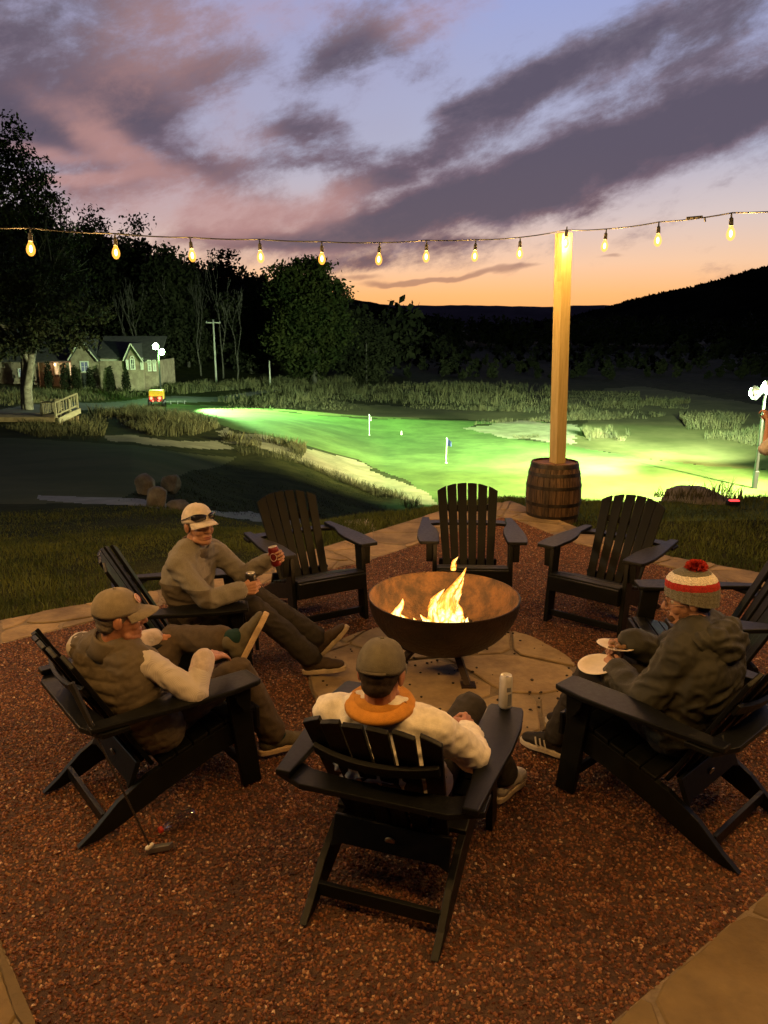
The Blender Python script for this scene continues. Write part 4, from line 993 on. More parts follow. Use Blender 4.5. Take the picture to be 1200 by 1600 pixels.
# ------------------------------------------------------------------ mower cart with yellow body
cp = atT(243, 634); cart = thing('utility_cart', 'small yellow utility cart with red tail lights at the edge of the green', 'cart', cp + Vector((0, .5, .0)), R(12), None)
s_ = cp.y / FPX
M_yel = mat('yellow_paint', (.60, .36, .03), .4, .15, 3); M_redl = emit('tail_lamp', (1, .06, .03), 14)
g = G(); g.prism([(-.75, -.2, .55), (-.75, 1.5, .55), (-.75, 1.55, 1.0), (-.75, 1.2, 1.55), (-.75, .1, 1.5), (-.75, -.2, 1.0)], (0, 0, 0), (1.5, 0, 0)); g.build('body', M_yel, cart, bevel=.06)
g = G(); g.prism([(-.65, -.9, .45), (-.65, -.2, .45), (-.65, -.2, .95), (-.65, -.8, .8)], (0, 0, 0), (1.3, 0, 0)); g.build('engine_hood', mat('red_paint', (.16, .02, .015), .4), cart, bevel=.05)
for x in (-.7, .7):
    for y in (-.55, 1.1):
        w_ = G(); w_.lathe([(.12, -.12), (.30, -.13), (.33, -.08), (.33, .08), (.30, .13), (.12, .12)], 20, Matrix.Translation((x, y, .33)) @ Matrix.Rotation(R(90), 4, 'Y')); wh = w_.build('wheel', M_blk, cart, smooth=True)
        w_ = G(); w_.lathe([(.02, -.135), (.13, -.135), (.13, .135), (.02, .135)], 14, Matrix.Translation((x, y, .33)) @ Matrix.Rotation(R(90), 4, 'Y')); w_.build('rim', M_metal, wh)
for x in (-.45, .38): g = G(); g.ell((x, -.92, .80), (.15, .05, .15), n=12, m=8); g.build('tail_light', M_redl, cart)
for x in (-.3, .3): g = G(); g.ell((x, -.88, .52), (.08, .04, .07), n=10, m=6); g.build('tail_light', M_redl, cart)
g = G(); g.box((1.9, .2, .35), (2.2, .06, .06)); 
for x in (1.4, 2.1, 2.8): g.box((x, .2, .22), (.08, .5, .3))
g.build('mower_reel', M_metal, cart)
# ------------------------------------------------------------------ poles, pins
def pole(name, label, px, py0, py1, Y, r, m, cross=0., group=None, cat='pole'):
    x = (px - 600) / FPX * Y; z = h1(x, Y); t = thing(name, label, cat, (x, Y, z), 0, group); top = atY(px, py0, Y).z - z
    g = G(); g.tube([(0, 0, -.4), (0, 0, top)], [r, r * .75], 10); g.build('shaft', m, t, smooth=True)
    if cross:
        g = G(); g.box((0, -.12, top - .45), (cross, .12, .14)); cb = g.build('crossarm', m, t)
        for ox in (-cross / 2 + .1, 0, cross / 2 - .1): g = G(); g.lathe([(.05, top - .38), (.07, top - .3), (.03, top - .18)], 8, Matrix.Translation((ox, -.12, 0))); g.build('insulator', M_metal, t)
    return t
M_pole = mat('weathered_pole', (.30, .29, .25), .9, .25, 2, .2, 10)
pole('utility_pole', 'weathered utility pole with a crossarm in front of the dark wood', 341, 499, 590, 108, .15, M_pole, 2.0, cat='utility pole')
pole('utility_pole', 'distant plain utility pole right of the round bushy tree', 573, 520, 580, 130, .14, M_dbark, 0, cat='utility pole')
pole('marker_post', 'short pale marker post left of the round bushy tree', 424, 564, 596, 106, .12, M_pole)
def flagstick(px, pyb, pyt, lab, col, hoist):
    p = atT(px, pyb); t = thing('flagstick', lab, 'golf flag', p, 0, 'flagsticks on the putting green'); hh = atY(px, pyt, p.y).z - p.z
    g = G(); g.tube([(0, 0, 0), (0, 0, hh)], .028, 6); g.build('pin', M_white, t)
    g = G(); n = 7; Vv = []
    for i in range(n):
        f = i / (n - 1); Vv += [(f * hoist, .06 * math.sin(f * 5), hh - .02 - .25 * f), (f * hoist, .06 * math.sin(f * 5 + .4), hh - .55 - .05 * f)]
    Vv2 = [(a, b + .015, c) for a, b, c in Vv]; nn = 2 * n
    F = [(2 * i, 2 * i + 1, 2 * i + 3, 2 * i + 2) for i in range(n - 1)] + [(nn + 2 * i + 2, nn + 2 * i + 3, nn + 2 * i + 1, nn + 2 * i) for i in range(n - 1)]
    F += [(2 * i, 2 * i + 2, nn + 2 * i + 2, nn + 2 * i) for i in range(n - 1)] + [(nn + 2 * i + 1, nn + 2 * i + 3, 2 * i + 3, 2 * i + 1) for i in range(n - 1)] + [(0, nn, nn + 1, 1), (nn - 2, nn - 1, 2 * nn - 1, 2 * nn - 2)]
    mobj('flag', Vv + Vv2, F, col, t)
    g = G(); g.lathe([(.10, .0), (.10, .012)], 14); g.build('cup', M_white, t)
flagstick(577, 680, 647, 'white flag on its pin at the far side of the green', M_white, .18)
flagstick(697, 724, 684, 'dark blue flag on its pin at the near side of the green', mat('blue_cloth', (.02, .04, .13), .8), .34)
p = atT(627, 680); t = thing('tee_marker', 'short white marker peg on the green right of the white flag', 'marker', p); g = G(); g.tube([(0, 0, 0), (0, 0, .34)], [.06, .04], 8); g.build('peg', M_white, t)
p = Vector((4.62, 9.3, 0)); rl = thing('warning_light', 'small red glowing light lying on the grass edge by the standing person', 'light', Vector((4.70, 10.1, h1(4.7, 10.1) + .03)))
g = G(); g.box((0, 0, .03), (.16, .10, .06)); g.build('housing', M_blk, rl, bevel=.01)
g = G(); g.box((0, -.03, .07), (.13, .06, .02)); g.build('lens', emit('red_lens', (1, .05, .05), 2.5), rl, bevel=.008)
# ------------------------------------------------------------------ adirondack chairs
TB = R(28.5); BUP = Vector((0, -math.sin(TB), math.cos(TB))); BFW = Vector((0, math.cos(TB), math.sin(TB))); BB0 = Vector((0, -.10, .24)); BLEN = .73
M_logo = mat('maker_disc', (.42, .33, .2), .4, .2, 8, metal=.3)
def back_pt(k, f, out=0.):
    """k -1..1 across, f 0..1 up the back"""
    w = .215 + .055 * f
    return BB0 + Vector((k * w, 0, 0)) + BUP * (f * BLEN) + BFW * (.045 * k * k + out)
def make_chair(name):
    t = thing(name, 'x', 'chair')
    for s in (-1, 1):
        g = G(); x = s * .292
        g.prism([(x - .016, .335, 0), (x - .016, .435, 0), (x - .016, .375, .565), (x - .016, .265, .565)][::1], (0, 0, 0), (.032, 0, 0)); g.build('front_leg', M_chair, t, bevel=.004)
        g = G(); xb = s * .309
        g.prism([(xb, .270, .565), (xb, .372, .565), (xb, .368, .48), (xb, .365, .42), (xb, .335, .42), (xb, .295, .48)], (0, 0, 0), (s * .05, 0, 0)); g.build('arm_bracket', M_chair, t, bevel=.004)
        # arm: wide paddle in front, narrow behind
        out = [(.415, .375), (.43, .24), (.425, .06), (.405, -.15), (.385, -.38)]; inn = [(.325, -.38), (.315, -.15), (.27, .0), (.255, .14), (.26, .375)]
        pts = []
        P = out[::-1] + [(.405, .40), (.27, .40)] + inn[::-1]
        g = G(); g.prism([(s * a, b, .566) for a, b in (P if s < 0 else P)], (0, 0, 0), (0, 0, .026)); g.build('arm', M_chair, t, bevel=.006)
        # side rail that runs down to become the rear leg
        x = s * .258
        prof = [(.42, .37), (.42, .25), (.20, .20), (-.05, .115), (-.26, .03), (-.37, .0), (-.45, .0), (-.37, .055), (-.26, .15), (-.12, .225), (.10, .29), (.30, .345)]
        g = G(); g.prism([(x - .015, a, b) for a, b in prof], (0, 0, 0), (.030, 0, 0)); g.build('side_rail', M_chair, t, bevel=.003)
    prof = [(.43, .375), (.345, .372), (.262, .350), (.18, .325), (.098, .298), (.016, .272), (-.062, .248)]
    for i in range(6):
        (y0, z0), (y1, z1) = prof[i], prof[i + 1]; e = .006
        d = Vector((0, y1 - y0, z1 - z0)); d *= (1 - e / d.length); n = Vector((0, -d.z, d.y)).normalized(); n = n if n.z > 0 else -n
        g = G(); g.prism([(-.275, y0, z0 + .014), (-.275, y0 + d.y, z0 + d.z + .014), (-.275, y0 + d.y, z0 + d.z - .008), (-.275, y0, z0 - .008)], (0, 0, 0), (.55, 0, 0)); g.build('seat_slat', M_chair, t, bevel=.005)
    g = G(); g.box((0, .446, .322), (.552, .022, .115)); g.build('apron', M_chair, t, bevel=.005)
    # back slats, fanned and cupped, arched top
    nsl = 6
    for i in range(nsl):
        k0 = -1 + 2 * i / nsl; k1 = -1 + 2 * (i + 1) / nsl; kc = (k0 + k1) / 2
        V = []; F = []; m = 8; gapb = .010 / .215; gapt = .012 / .27
        ftop = lambda k: 1 - .115 * abs(k) ** 2.2
        for j in range(m + 1):
            f = j / m
            for q in range(3):
                kk = (k0 + gapb * (1 - f) * .5 + gapt * f * .5) + (k1 - k0 - (gapb * (1 - f) + gapt * f)) * q / 2
                for o_ in (0, -.021): V.append(back_pt(kk, -.03 + (ftop(kk) + .03) * f, o_ + (.045 * (kc * kc - kk * kk))))
        for j in range(m):
            a = j * 6; b = a + 6
            for q in (0, 2): F += [(a + q, a + q + 2, b + q + 2, b + q), (b + q + 1, b + q + 3, a + q + 3, a + q + 1)]
            F += [(a, b, b + 1, a + 1), (a + 5, b + 5, b + 4, a + 4)]
        F += [(0, 1, 3, 2), (2, 3, 5, 4)]; a = m * 6; F += [(a, a + 2, a + 3, a + 1), (a + 2, a + 4, a + 5, a + 3)]
        mobj('back_slat', V, F, M_chair, t, bevel=.004)
    def backrail(name, f, h, hw, th, curved=True):
        V = []; F = []; n = 12
        for i in range(n + 1):
            k = -1 + 2 * i / n
            for (df, o_) in ((-h / 2, -.026), (h / 2, -.026), (h / 2, -.026 - th), (-h / 2, -.026 - th)):
                p = back_pt(k * hw, f, o_) + BUP * df; V.append(p)
        for i in range(n):
            for q in range(4): F.append((i * 4 + q, i * 4 + (q + 1) % 4, (i + 1) * 4 + (q + 1) % 4, (i + 1) * 4 + q))
        F += [(3, 2, 1, 0), (n * 4, n * 4 + 1, n * 4 + 2, n * 4 + 3)]
        mobj(name, V, F, M_chair, t, bevel=.004)
    backrail('upper_back_rail', .70, .055, .94, .022)
    # board behind the back that carries the arms
    yb = (BB0 + BUP * (.335 / math.cos(TB)) * 1.0).y
    P = [(-.40, yb + .06), (-.40, yb - .06), (-.28, yb - .115), (.28, yb - .115), (.40, yb - .06), (.40, yb + .06), (.27, yb - .005), (.12, yb - .022), (-.12, yb - .022), (-.27, yb - .005)]
    g = G(); g.prism([(a, b, .540) for a, b in P], (0, 0, 0), (0, 0, .024)); g.build('arm_support', M_chair, t, bevel=.004)
    g = G(); y0 = -.135
    g.prism([(-.242, y0, .285), (.242, y0, .285), (.242, y0 - .05, .165), (.20, y0 - .042, .185), (-.20, y0 - .042, .185), (-.242, y0 - .05, .165)], (0, 0, 0), (0, -.022, .008)); bk = g.build('lower_back_board', M_chair, t, bevel=.004)
    g = G(); Mx = Matrix.Translation((0, -.181, .238)) @ Matrix.Rotation(R(90 + 22), 4, 'X'); g.lathe([(.021, -.004), (.021, .002), (.018, .004)], 20, Mx); g.build('maker_disc', M_logo, bk)
    g = G(); g.box((0, -.32, .072), (.486, .022, .055)); g.build('stretcher', M_chair, t, bevel=.003)
    g = G(); g.box((0, .385, .07), (.552, .022, .05)); g.build('stretcher', M_chair, t, bevel=.003)
    return t
def rz_of(f): return math.atan2(-f[0], f[1])
CH = {  # name: (centre, forward, label)
    'front': ((.083, 2.79), (.33, .945), 'dark slatted garden chair nearest the camera with a man in a white sweatshirt'),
    'vest': ((-1.14, 3.38), (.78, .625), 'dark slatted garden chair under the man in the quilted vest'),
    'cans': ((-1.27, 4.55), (.975, .22), 'dark slatted garden chair under the man holding two cans'),
    'emptyleft': ((-.60, 5.80), (.50, -.866), 'empty dark chair left of the fire bowl beside the man with two cans'),
    'emptymid': ((.70, 6.06), (-.04, -1), 'empty dark chair directly behind the fire bowl facing the camera'),
    'emptyright': ((1.731, 5.664), (-.64, -.767), 'empty dark chair right of the fire bowl with the flagstone path behind it'),
    'edge': ((2.0, 4.33), (-1, .06), 'dark chair at the right edge behind the man in the striped knit hat'),
    'beanie': ((1.36, 3.24), (-.67, .74), 'dark slatted garden chair under the man in the striped knit hat')}
proto = make_chair('garden_chair'); CHM = {}
for i, (k, (c, f, lab)) in enumerate(CH.items()):
    o = proto if i == 0 else copy_tree(proto)
    o.location = (c[0], c[1], .004); o.rotation_euler = (0, 0, rz_of(f)); prop(o, lab, 'chair', 'slatted chairs round the fire bowl')
    CHM[k] = Matrix.Translation(o.location) @ Matrix.Rotation(rz_of(f), 4, 'Z')
# ------------------------------------------------------------------ people
def remesh(g, voxel, iters=4, fac=.5):
    me = bpy.data.meshes.new('tmp'); me.from_pydata([tuple(v) for v in g.v], [], g.f); me.update()
    o = bpy.data.objects.new('tmp', me); C.objects.link(o)
    m = o.modifiers.new('r', 'REMESH'); m.mode = 'VOXEL'; m.voxel_size = voxel
    s = o.modifiers.new('s', 'SMOOTH'); s.iterations = iters; s.factor = fac
    dg = bpy.context.evaluated_depsgraph_get(); out = bpy.data.meshes.new_from_object(o.evaluated_get(dg))
    bpy.data.objects.remove(o); bpy.data.meshes.remove(me); return out
def displace(me, fn):
    n = len(me.vertices); co = np.empty(n * 3, np.float32); no = np.empty(n * 3, np.float32)
    me.vertices.foreach_get('co', co); me.vertices.foreach_get('normal', no); co = co.reshape(-1, 3); no = no.reshape(-1, 3)
    d = np.array([fn(Vector(c), Vector(q)) for c, q in zip(co, no)], np.float32)
    me.vertices.foreach_set('co', (co + no * d[:, None]).ravel()); me.update()
N3 = mnoise.noise
def folds(amp=.006, seed=0., sc=1.):
    def f(c, n):
        q = Vector((c.x * 9 + seed, c.y * 9, c.z * 16)) * sc
        r = 1 - abs(N3(q + Vector((N3(q * .6) * 1.5, 0, 0)))) * 2
        return 1.7 * amp * (.7 * N3(c * 6 * sc + Vector((seed, 1, 2))) + .75 * (r - .4) + .25 * N3(c * 40))
    return f
def joined(*mes):
    bm = bmesh.new()
    for m in mes: bm.from_mesh(m)
    out = bpy.data.meshes.new('body'); bm.to_mesh(out); bm.free(); return out
def fmat(name, col, rough=.9, var=.12, sc=30, bump=.25, bs=260, **k): return mat(name, col, rough, var, sc, bump, bs, spec=.25, **k)
M_skin = mat('skin', (.42, .22, .14), .5, .10, 14, .12, 120, spec=.4)
M_skin2 = mat('weathered_skin', (.38, .17, .10), .5, .14, 14, .15, 120, spec=.4)
M_lip = mat('lips', (.30, .10, .075), .5, .1, 20)
M_eyew = mat('eye_white', (.55, .5, .45), .25, .05, 20); M_iris = mat('iris', (.03, .025, .02), .2, .1, 20)
M_hairg = fmat('grey_hair', (.20, .17, .14), var=.4); M_haird = fmat('dark_hair', (.035, .022, .014), var=.4)

def V3(*a): return Vector(a)
def head_geo(g, HM, ears=True):
    e = lambda c, r, R_=None: g.ell(c, r, HM if R_ is None else HM @ R_, 18, 12)
    e((0, -.012, .038), (.076, .096, .084)); e((0, .022, -.02), (.064, .072, .085)); e((0, .034, -.062), (.055, .056, .052))
    e((0, .073, -.098), (.024, .021, .019)); e((-.034, .058, -.03), (.027, .028, .032)); e((.034, .058, -.03), (.027, .028, .032))
    c = lambda A, B, a, b: g.cap(HM @ Vector(A), HM @ Vector(B), a, b, 10)
    c((0, .088, .014), (0, .110, -.030), .0085, .0135); e((-.013, .098, -.035), (.0085, .010, .008)); e((.013, .098, -.035), (.0085, .010, .008))
    c((-.038, .076, .027), (-.010, .089, .025), .010, .010); c((.038, .076, .027), (.010, .089, .025), .010, .010)
    c((-.020, .084, -.066), (.020, .084, -.066), .007, .007); c((-.017, .083, -.079), (.017, .083, -.079), .0075, .0075)
    c((-.046, .03, -.082), (-.014, .066, -.098), .020, .020); c((.046, .03, -.082), (.014, .066, -.098), .020, .020)
    for s in (-1, 1): e((s * .078, -.008, -.008), (.011, .021, .033)); e((s * .083, -.004, -.003), (.008, .016, .024))
def hand_geo(g, w, y, th, side, curls=(35, 40, 25), thumb=((.040, .052, -.022), (.042, .080, -.048)), spread=.0, scale=1.):
    y = y.normalized(); th = (th - y * th.dot(y)).normalized(); x = -th if side > 0 else th; z = x.cross(y)
    P = lambda a, b, c: w + (th * a + y * b + z * c) * scale
    ks = [(.030, .088), (.010, .093), (-.011, .089), (-.031, .080)]; ln = [(.043, .026, .021), (.047, .029, .022), (.043, .027, .021), (.034, .021, .019)]
    for (a, b), l in zip(ks, ln):
        g.cap(P(a * .55, .0, -.002), P(a, b, 0), .0175 * scale, .0125 * scale, 8)
        p = P(a, b, 0); an = 0
        for i in range(3):
            an += R(curls[i]); q = p + (y * math.cos(an) - z * math.sin(an) + th * (spread * a * 8)) * l[i] * scale
            g.cap(p, q, (.0092 - .0008 * i) * scale, (.0086 - .0008 * i) * scale, 8); p = q
    g.cap(P(.016, .018, -.008), P(.036, .048, -.016), .017 * scale, .0125 * scale, 8)
    g.cap(P(.036, .048, -.016), P(*thumb[0]), .0115 * scale, .0105 * scale, 8); g.cap(P(*thumb[0]), P(*thumb[1]), .0105 * scale, .0085 * scale, 8)
    return dict(x=x, y=y, z=z, th=th, P=P)

class Person:
    def __init__(s, name, label, M, J):
        s.J = {k: (Vector(v) if isinstance(v, tuple) else v) for k, v in J.items()}; s.t = thing('person', label, 'person'); s.t.matrix_world = M; s.M = M
        s.t.location = M.translation; s.t.rotation_euler = M.to_euler()
        yaw, pit, rol = J['head_rot']
        s.HM = Matrix.Translation(s.J['head']) @ Euler((R(pit), R(rol), R(yaw)), 'ZXY'[::1] if False else 'XYZ').to_matrix().to_4x4()
        s.HM = Matrix.Translation(s.J['head']) @ (Matrix.Rotation(R(yaw), 4, 'Z') @ Matrix.Rotation(R(pit), 4, 'X') @ Matrix.Rotation(R(rol), 4, 'Y'))
        s.hands = {}
    def spine(s, f):
        a, b = s.J['pel'], s.J['neck']; bend = s.J.get('bend', .035)
        fw = (b - a).cross(s.lat(.5)).normalized(); fw = -fw if fw.dot(Vector((0, 1, 0))) > 0 else fw     # towards the back
        return a.lerp(b, f) + fw * bend * math.sin(math.pi * f)
    def lat(s, f):
        h = (s.J['hipR'] - s.J['hipL']).normalized(); q = (s.J['shR'] - s.J['shL']).normalized(); return h.lerp(q, f).normalized()
    def torso(s, g, e, f0=0., f1=1., belly=0.):
        n = 11
        for i in range(n):
            f = f0 + (f1 - f0) * i / (n - 1)
            hw = np.interp(f, [0, .3, .62, .85, 1], [.085, .075, .098, .105, .06]); r = np.interp(f, [0, .3, .62, .85, 1], [.112, .108, .112, .085, .06])
            c = s.spine(f); l = s.lat(f); bl = belly * math.exp(-((f - .25) / .2) ** 2)
            fw = l.cross(Vector((0, 0, 1))) * -1
            g.cap(c - l * hw + fw * bl, c + l * hw + fw * bl, r + e, r + e, 12)
    def arm(s, g, sd, e, f1=1., hem=0., r=(.054, .044, .030)):
        a, b, c = s.J['sh' + sd], s.J['el' + sd], s.J['wr' + sd]; nk = s.spine(.93)
        g.cap(nk, a, .07 + e, r[0] + e + .004, 12)
        g.cap(a, b, r[0] + e, r[1] + e); c2 = b.lerp(c, f1); g.cap(b, c2, r[1] + e, np.interp(f1, [0, 1], [r[1], r[2]]) + e + hem)
    def leg(s, g, sd, e, f1=1., hem=0.):
        a, b, c = s.J['hip' + sd], s.J['kn' + sd], s.J['an' + sd]; m = b.lerp(c, .35); c2 = b.lerp(c, f1)
        g.cap(a, b, .088 + e, .060 + e); g.cap(b, m, .058 + e, .054 + e + hem * .4); g.cap(m, c2, .054 + e + hem * .4, .040 + e + hem)
    def body(s, skin, hand_kw):
        g = G(); s.torso(g, -.012)
        for sd in 'LR': s.arm(g, sd, -.006); s.leg(g, sd, -.006)
        g.cap(s.spine(.96), s.HM @ Vector((0, -.012, -.06)), .060, .056)
        for sd in 'LR':
            if 'toe' + sd in s.J: g.cap(s.J['an' + sd], s.J['an' + sd] + s.J['toe' + sd] * .10 - s.J['up' + sd] * .045, .026, .020)
        gh = G(); head_geo(gh, s.HM); gh.cap(s.HM @ Vector((0, -.012, -.05)), s.spine(.97), .057, .062)
        mh = remesh(gh, .0042, 3, .5); parts = [remesh(g, .012, 4), mh]
        for sd, k in hand_kw.items():
            q = G(); w = s.J['wr' + sd]; s.hands[sd] = hand_geo(q, w, k['y'], k['th'], 1 if sd == 'R' else -1, **{a: b for a, b in k.items() if a not in ('y', 'th')})
            fore = (w - s.J['el' + sd]).normalized(); q.cap(w - fore * .07, w + s.hands[sd]['y'] * .012, .028, .023, 10); parts.append(remesh(q, .0036, 2, .5))
        s.bodyo = meobj('body', joined(*parts), skin, s.t, smooth=True)
        HM = s.HM
        for sx_ in (-1, 1):
            q = G(); q.ell((sx_ * .031, .0705, .002), (.0125, .0125, .0115), HM, 12, 8); e_ = q.build('eye', M_eyew, s.t, smooth=True)
            q = G(); q.ell((sx_ * .031, .0800, .002), (.0055, .0040, .0055), HM, 10, 6); q.build('iris', M_iris, e_, smooth=True)
            q = G(); q.tube([HM @ Vector((sx_ * (.014 + .009 * i), .0985 - .004 * i - .0012 * i * i, .026 + .002 * i - .0012 * i * i)) for i in range(4)], [.003, .004, .0035, .002], 6); q.build('eyebrow', M_haird, s.t)
        q = G(); q.cap(HM @ Vector((-.019, .0895, -.067)), HM @ Vector((.019, .0895, -.067)), .0042, .0042, 8); q.cap(HM @ Vector((-.015, .089, -.078)), HM @ Vector((.015, .089, -.078)), .0050, .0050, 8); q.build('mouth', M_lip, s.t, smooth=True)
    def cloth(s, name, g, m, vox=.009, fold=.005, seed=0., fn=None, it=3):
        me = remesh(g, vox, it); displace(me, fn or folds(fold, seed)); return meobj(name, me, m, s.t, smooth=True)
    def top(s, name, m, e=.016, belly=.02, sleeves='LR', sf=.97, fold=.006, seed=1., hem=.004, f0=.06):
        g = G(); s.torso(g, e, f0, .97, belly)
        for sd in sleeves: s.arm(g, sd, e, sf, hem)
        return s.cloth(name, g, m, .009, fold, seed)
    def trousers(s, m, e=.013, f1=.92, hem=.020, seed=5., fold=.006):
        g = G(); s.torso(g, e, 0, .14)
        for sd in 'LR': s.leg(g, sd, e, f1[sd] if isinstance(f1, dict) else f1, hem)
        return s.cloth('trousers', g, m, .009, fold, seed)
    def socks(s, m, f0=.72):
        for sd in 'LR':
            a, b = s.J['kn' + sd], s.J['an' + sd]; g = G(); g.cap(a.lerp(b, f0), b + s.J['toe' + sd] * .02, .046, .046); s.cloth('sock', g, m, .008, .002, 4.)
    def hat_cap(s, m, brim_m, button=True, dz=0., bl=.078, tilt=0.):
        Mx = s.HM @ Matrix.Translation((0, 0, dz)) @ Matrix.Rotation(R(tilt), 4, 'X')
        V = []; F = []; n = 32; mm = 12; cz = .030
        for i in range(mm + 1):
            p = -.10 + (math.pi / 2 - .001 + .10) * i / mm
            for k in range(n):
                w = 2 * math.pi * k / n; seam = 1 - .010 * math.exp(-((math.fmod(w + math.pi / 6, math.pi / 3) - math.pi / 6) / .06) ** 2)
                V.append((.0885 * math.cos(p) ** .85 * math.cos(w) * seam if p > 0 else .0885 * math.cos(w), (-.010 + .1065 * (math.cos(p) ** .85 if p > 0 else 1) * math.sin(w) * seam), cz + .100 * math.sin(p) + .004 * math.sin(3 * w) * math.cos(p)))
        for i in range(mm):
            for k in range(n): F.append((i * n + k, i * n + (k + 1) % n, (i + 1) * n + (k + 1) % n, (i + 1) * n + k))
        o = mobj('cap', V, F, m, s.t, smooth=True); o.matrix_local = Mx; sd_ = o.modifiers.new('solid', 'SOLIDIFY'); sd_.thickness = .003
        V = []; F = []; na, nf = 17, 6
        for lay in (0, -.004):
            for i in range(na):
                a = (-1 + 2 * i / (na - 1)) * 1.12
                for j in range(nf):
                    f = j / (nf - 1); bx_, by_ = .0885 * math.sin(a), -.010 + .1065 * math.cos(a)
                    V.append((bx_ * (1 + .02 * f), by_ + f * bl * max(0, math.cos(a * 1.36)) ** .55, cz + .004 - .030 * (a / 1.12) ** 2 * (.4 + .6 * f) - .014 * f * f + lay))
        N_ = na * nf
        for i in range(na - 1):
            for j in range(nf - 1):
                a = i * nf + j; F.append((a, a + nf, a + nf + 1, a + 1)); F.append((N_ + a, N_ + a + 1, N_ + a + nf + 1, N_ + a + nf))
        for i in range(na - 1): a = i * nf + nf - 1; F.append((a, a + nf, N_ + a + nf, N_ + a))
        b = mobj('brim', V, F, brim_m, o, smooth=False)
        if button: g = G(); g.ell((0, -.010, cz + .101), (.008, .008, .005), None, 10, 6); g.build('button', m, o, smooth=True)
        return o
    def hair(s, m, full=False):
        g = G(); g.ell((0, -.022, .022), (.0795, .0905, .085), None, 20, 14); g.ell((0, -.045, -.035), (.060, .058, .045), None, 16, 10)
        me = remesh(g, .006, 3); displace(me, lambda c, n: .002 * N3(c * 90)); o = meobj('hair', me, m, s.t, smooth=True); o.matrix_local = s.HM
        return o
    def shoe(s, sd, m, sole_m, L=.285, stripes=None):
        an = s.J['an' + sd]; y = s.J['toe' + sd].normalized(); z = s.J['up' + sd]; z = (z - y * z.dot(y)).normalized(); x = y.cross(z)
        Mx = Matrix(((x.x, y.x, z.x, an.x), (x.y, y.y, z.y, an.y), (x.z, y.z, z.z, an.z), (0, 0, 0, 1)))
        g = G(); g.ell((0, -.035, -.035), (.040, .048, .046)); g.ell((0, .03, -.035), (.041, .075, .040)); g.ell((0, .11, -.047), (.047, .065, .030)); g.ell((0, .150, -.052), (.044, .045, .024)); g.cap((0, -.02, .02), (0, -.02, -.03), .044, .042); g.cap((0, .0, -.01), (0, .09, -.03), .036, .030)
        me = remesh(g, .006, 3); o = meobj('shoe', me, m, s.t, smooth=True); o.matrix_local = Mx
        out = []
        for k in range(28):
            a = 2 * math.pi * k / 28; yy_ = .058 + .146 * math.sin(a); w = .040 + .010 * math.exp(-((yy_ - .13) / .06) ** 2) - .004 * math.exp(-((yy_ - .04) / .04) ** 2); w *= abs(math.cos(a)) ** .55 * (1 if math.cos(a) >= 0 else -1); out.append((w, yy_))
        g = G(); g.prism([(a, b, -.094) for a, b in out], (0, 0, 0), (0, 0, .030)); so_ = g.build('sole', sole_m, o, bevel=.006)
        g = G()
        for k in range(4): g.tube([(-.020, .035 + .018 * k, -.005 - .007 * k), (0, .042 + .018 * k, .004 - .008 * k), (.020, .035 + .018 * k, -.005 - .007 * k)], .003, 5)
        g.build('laces', stripes or m, o)
        if stripes:
            for sx_ in (-1, 1):
                for k in range(3):
                    g = G(); yy_ = .028 + .026 * k; pts = [(sx_ * (.0430 + .003 * (k == 2)), yy_, -.068), (sx_ * .0415, yy_ + .012, -.045), (sx_ * .033, yy_ + .022, -.018)]
                    g.tube(pts, .0055, 4); g.build('stripe', stripes, o)
        return o

# ---- man holding two cans (rear left chair)
M_pull = bpy.data.materials.new('colour_block_pullover'); M_pull.use_nodes = True
t = NT(M_pull.node_tree); bs = t.n['Principled BSDF']; co = t.new('ShaderNodeTexCoord').outputs['Object']; sx = t.new('ShaderNodeSeparateXYZ'); t.l.new(co, sx.inputs[0])
nz = t.noise(co, 160, 4, .6); lowf = t.smooth(t.math('ADD', sx.outputs[2], t.math('MULTIPLY', sx.outputs[1], .0)), .700, .703)
tor = t.smooth(sx.outputs[1], .20, .17)      # the block seam runs round the trunk only
c1 = t.mix(t.math('MULTIPLY', tor, t.math('SUBTRACT', 1., lowf)), (.235, .215, .18), (.125, .105, .082))
t.l.new(t.mix(.5, c1, t.ramp(nz.outputs[0], [(.3, (.45, .45, .45)), (.7, (1, 1, 1))]), 'MULTIPLY'), bs.inputs['Base Color']); bs.inputs['Roughness'].default_value = .9
P1 = Person('person', 'man in a white cap and grey pullover holding out two cans', CHM['cans'], dict(
    pel=(.0, .05, .40), neck=(.05, .10, .875), head=(.085, .135, 1.03), head_rot=(-58, 4, 0), bend=.03,
    hipL=(-.09, .06, .39), hipR=(.09, .05, .39), shL=(-.115, .20, .815), shR=(.19, .005, .815), elL=(-.06, .40, .64), elR=(.33, .17, .63),
    wrL=(.105, .545, .790), wrR=(.285, .36, .665), knL=(-.02, .47, .50), knR=(.16, .44, .50), anL=(.02, .86, .19), anR=(.17, .80, .125),
    toeL=(.25, .60, .76), upL=(-.1, -.7, .6), toeR=(.3, .9, .15), upR=(0, -.15, 1)))
P1.body(M_skin, dict(L=dict(y=Vector((.42, .70, .35)), th=Vector((-.1, -.3, 1)), curls=(42, 52, 40), thumb=((.048, .070, -.040), (.040, .088, -.066))),
                     R=dict(y=Vector((-.15, 1, .05)), th=Vector((.0, -.05, 1)), curls=(42, 52, 40), thumb=((.048, .070, -.040), (.040, .088, -.066)))))
P1.top('pullover', M_pull, .017, .028, fold=.007, seed=2.)
g = G(); c = P1.spine(.97); up = (P1.HM @ Vector((0, -.02, -.07)) - c).normalized()
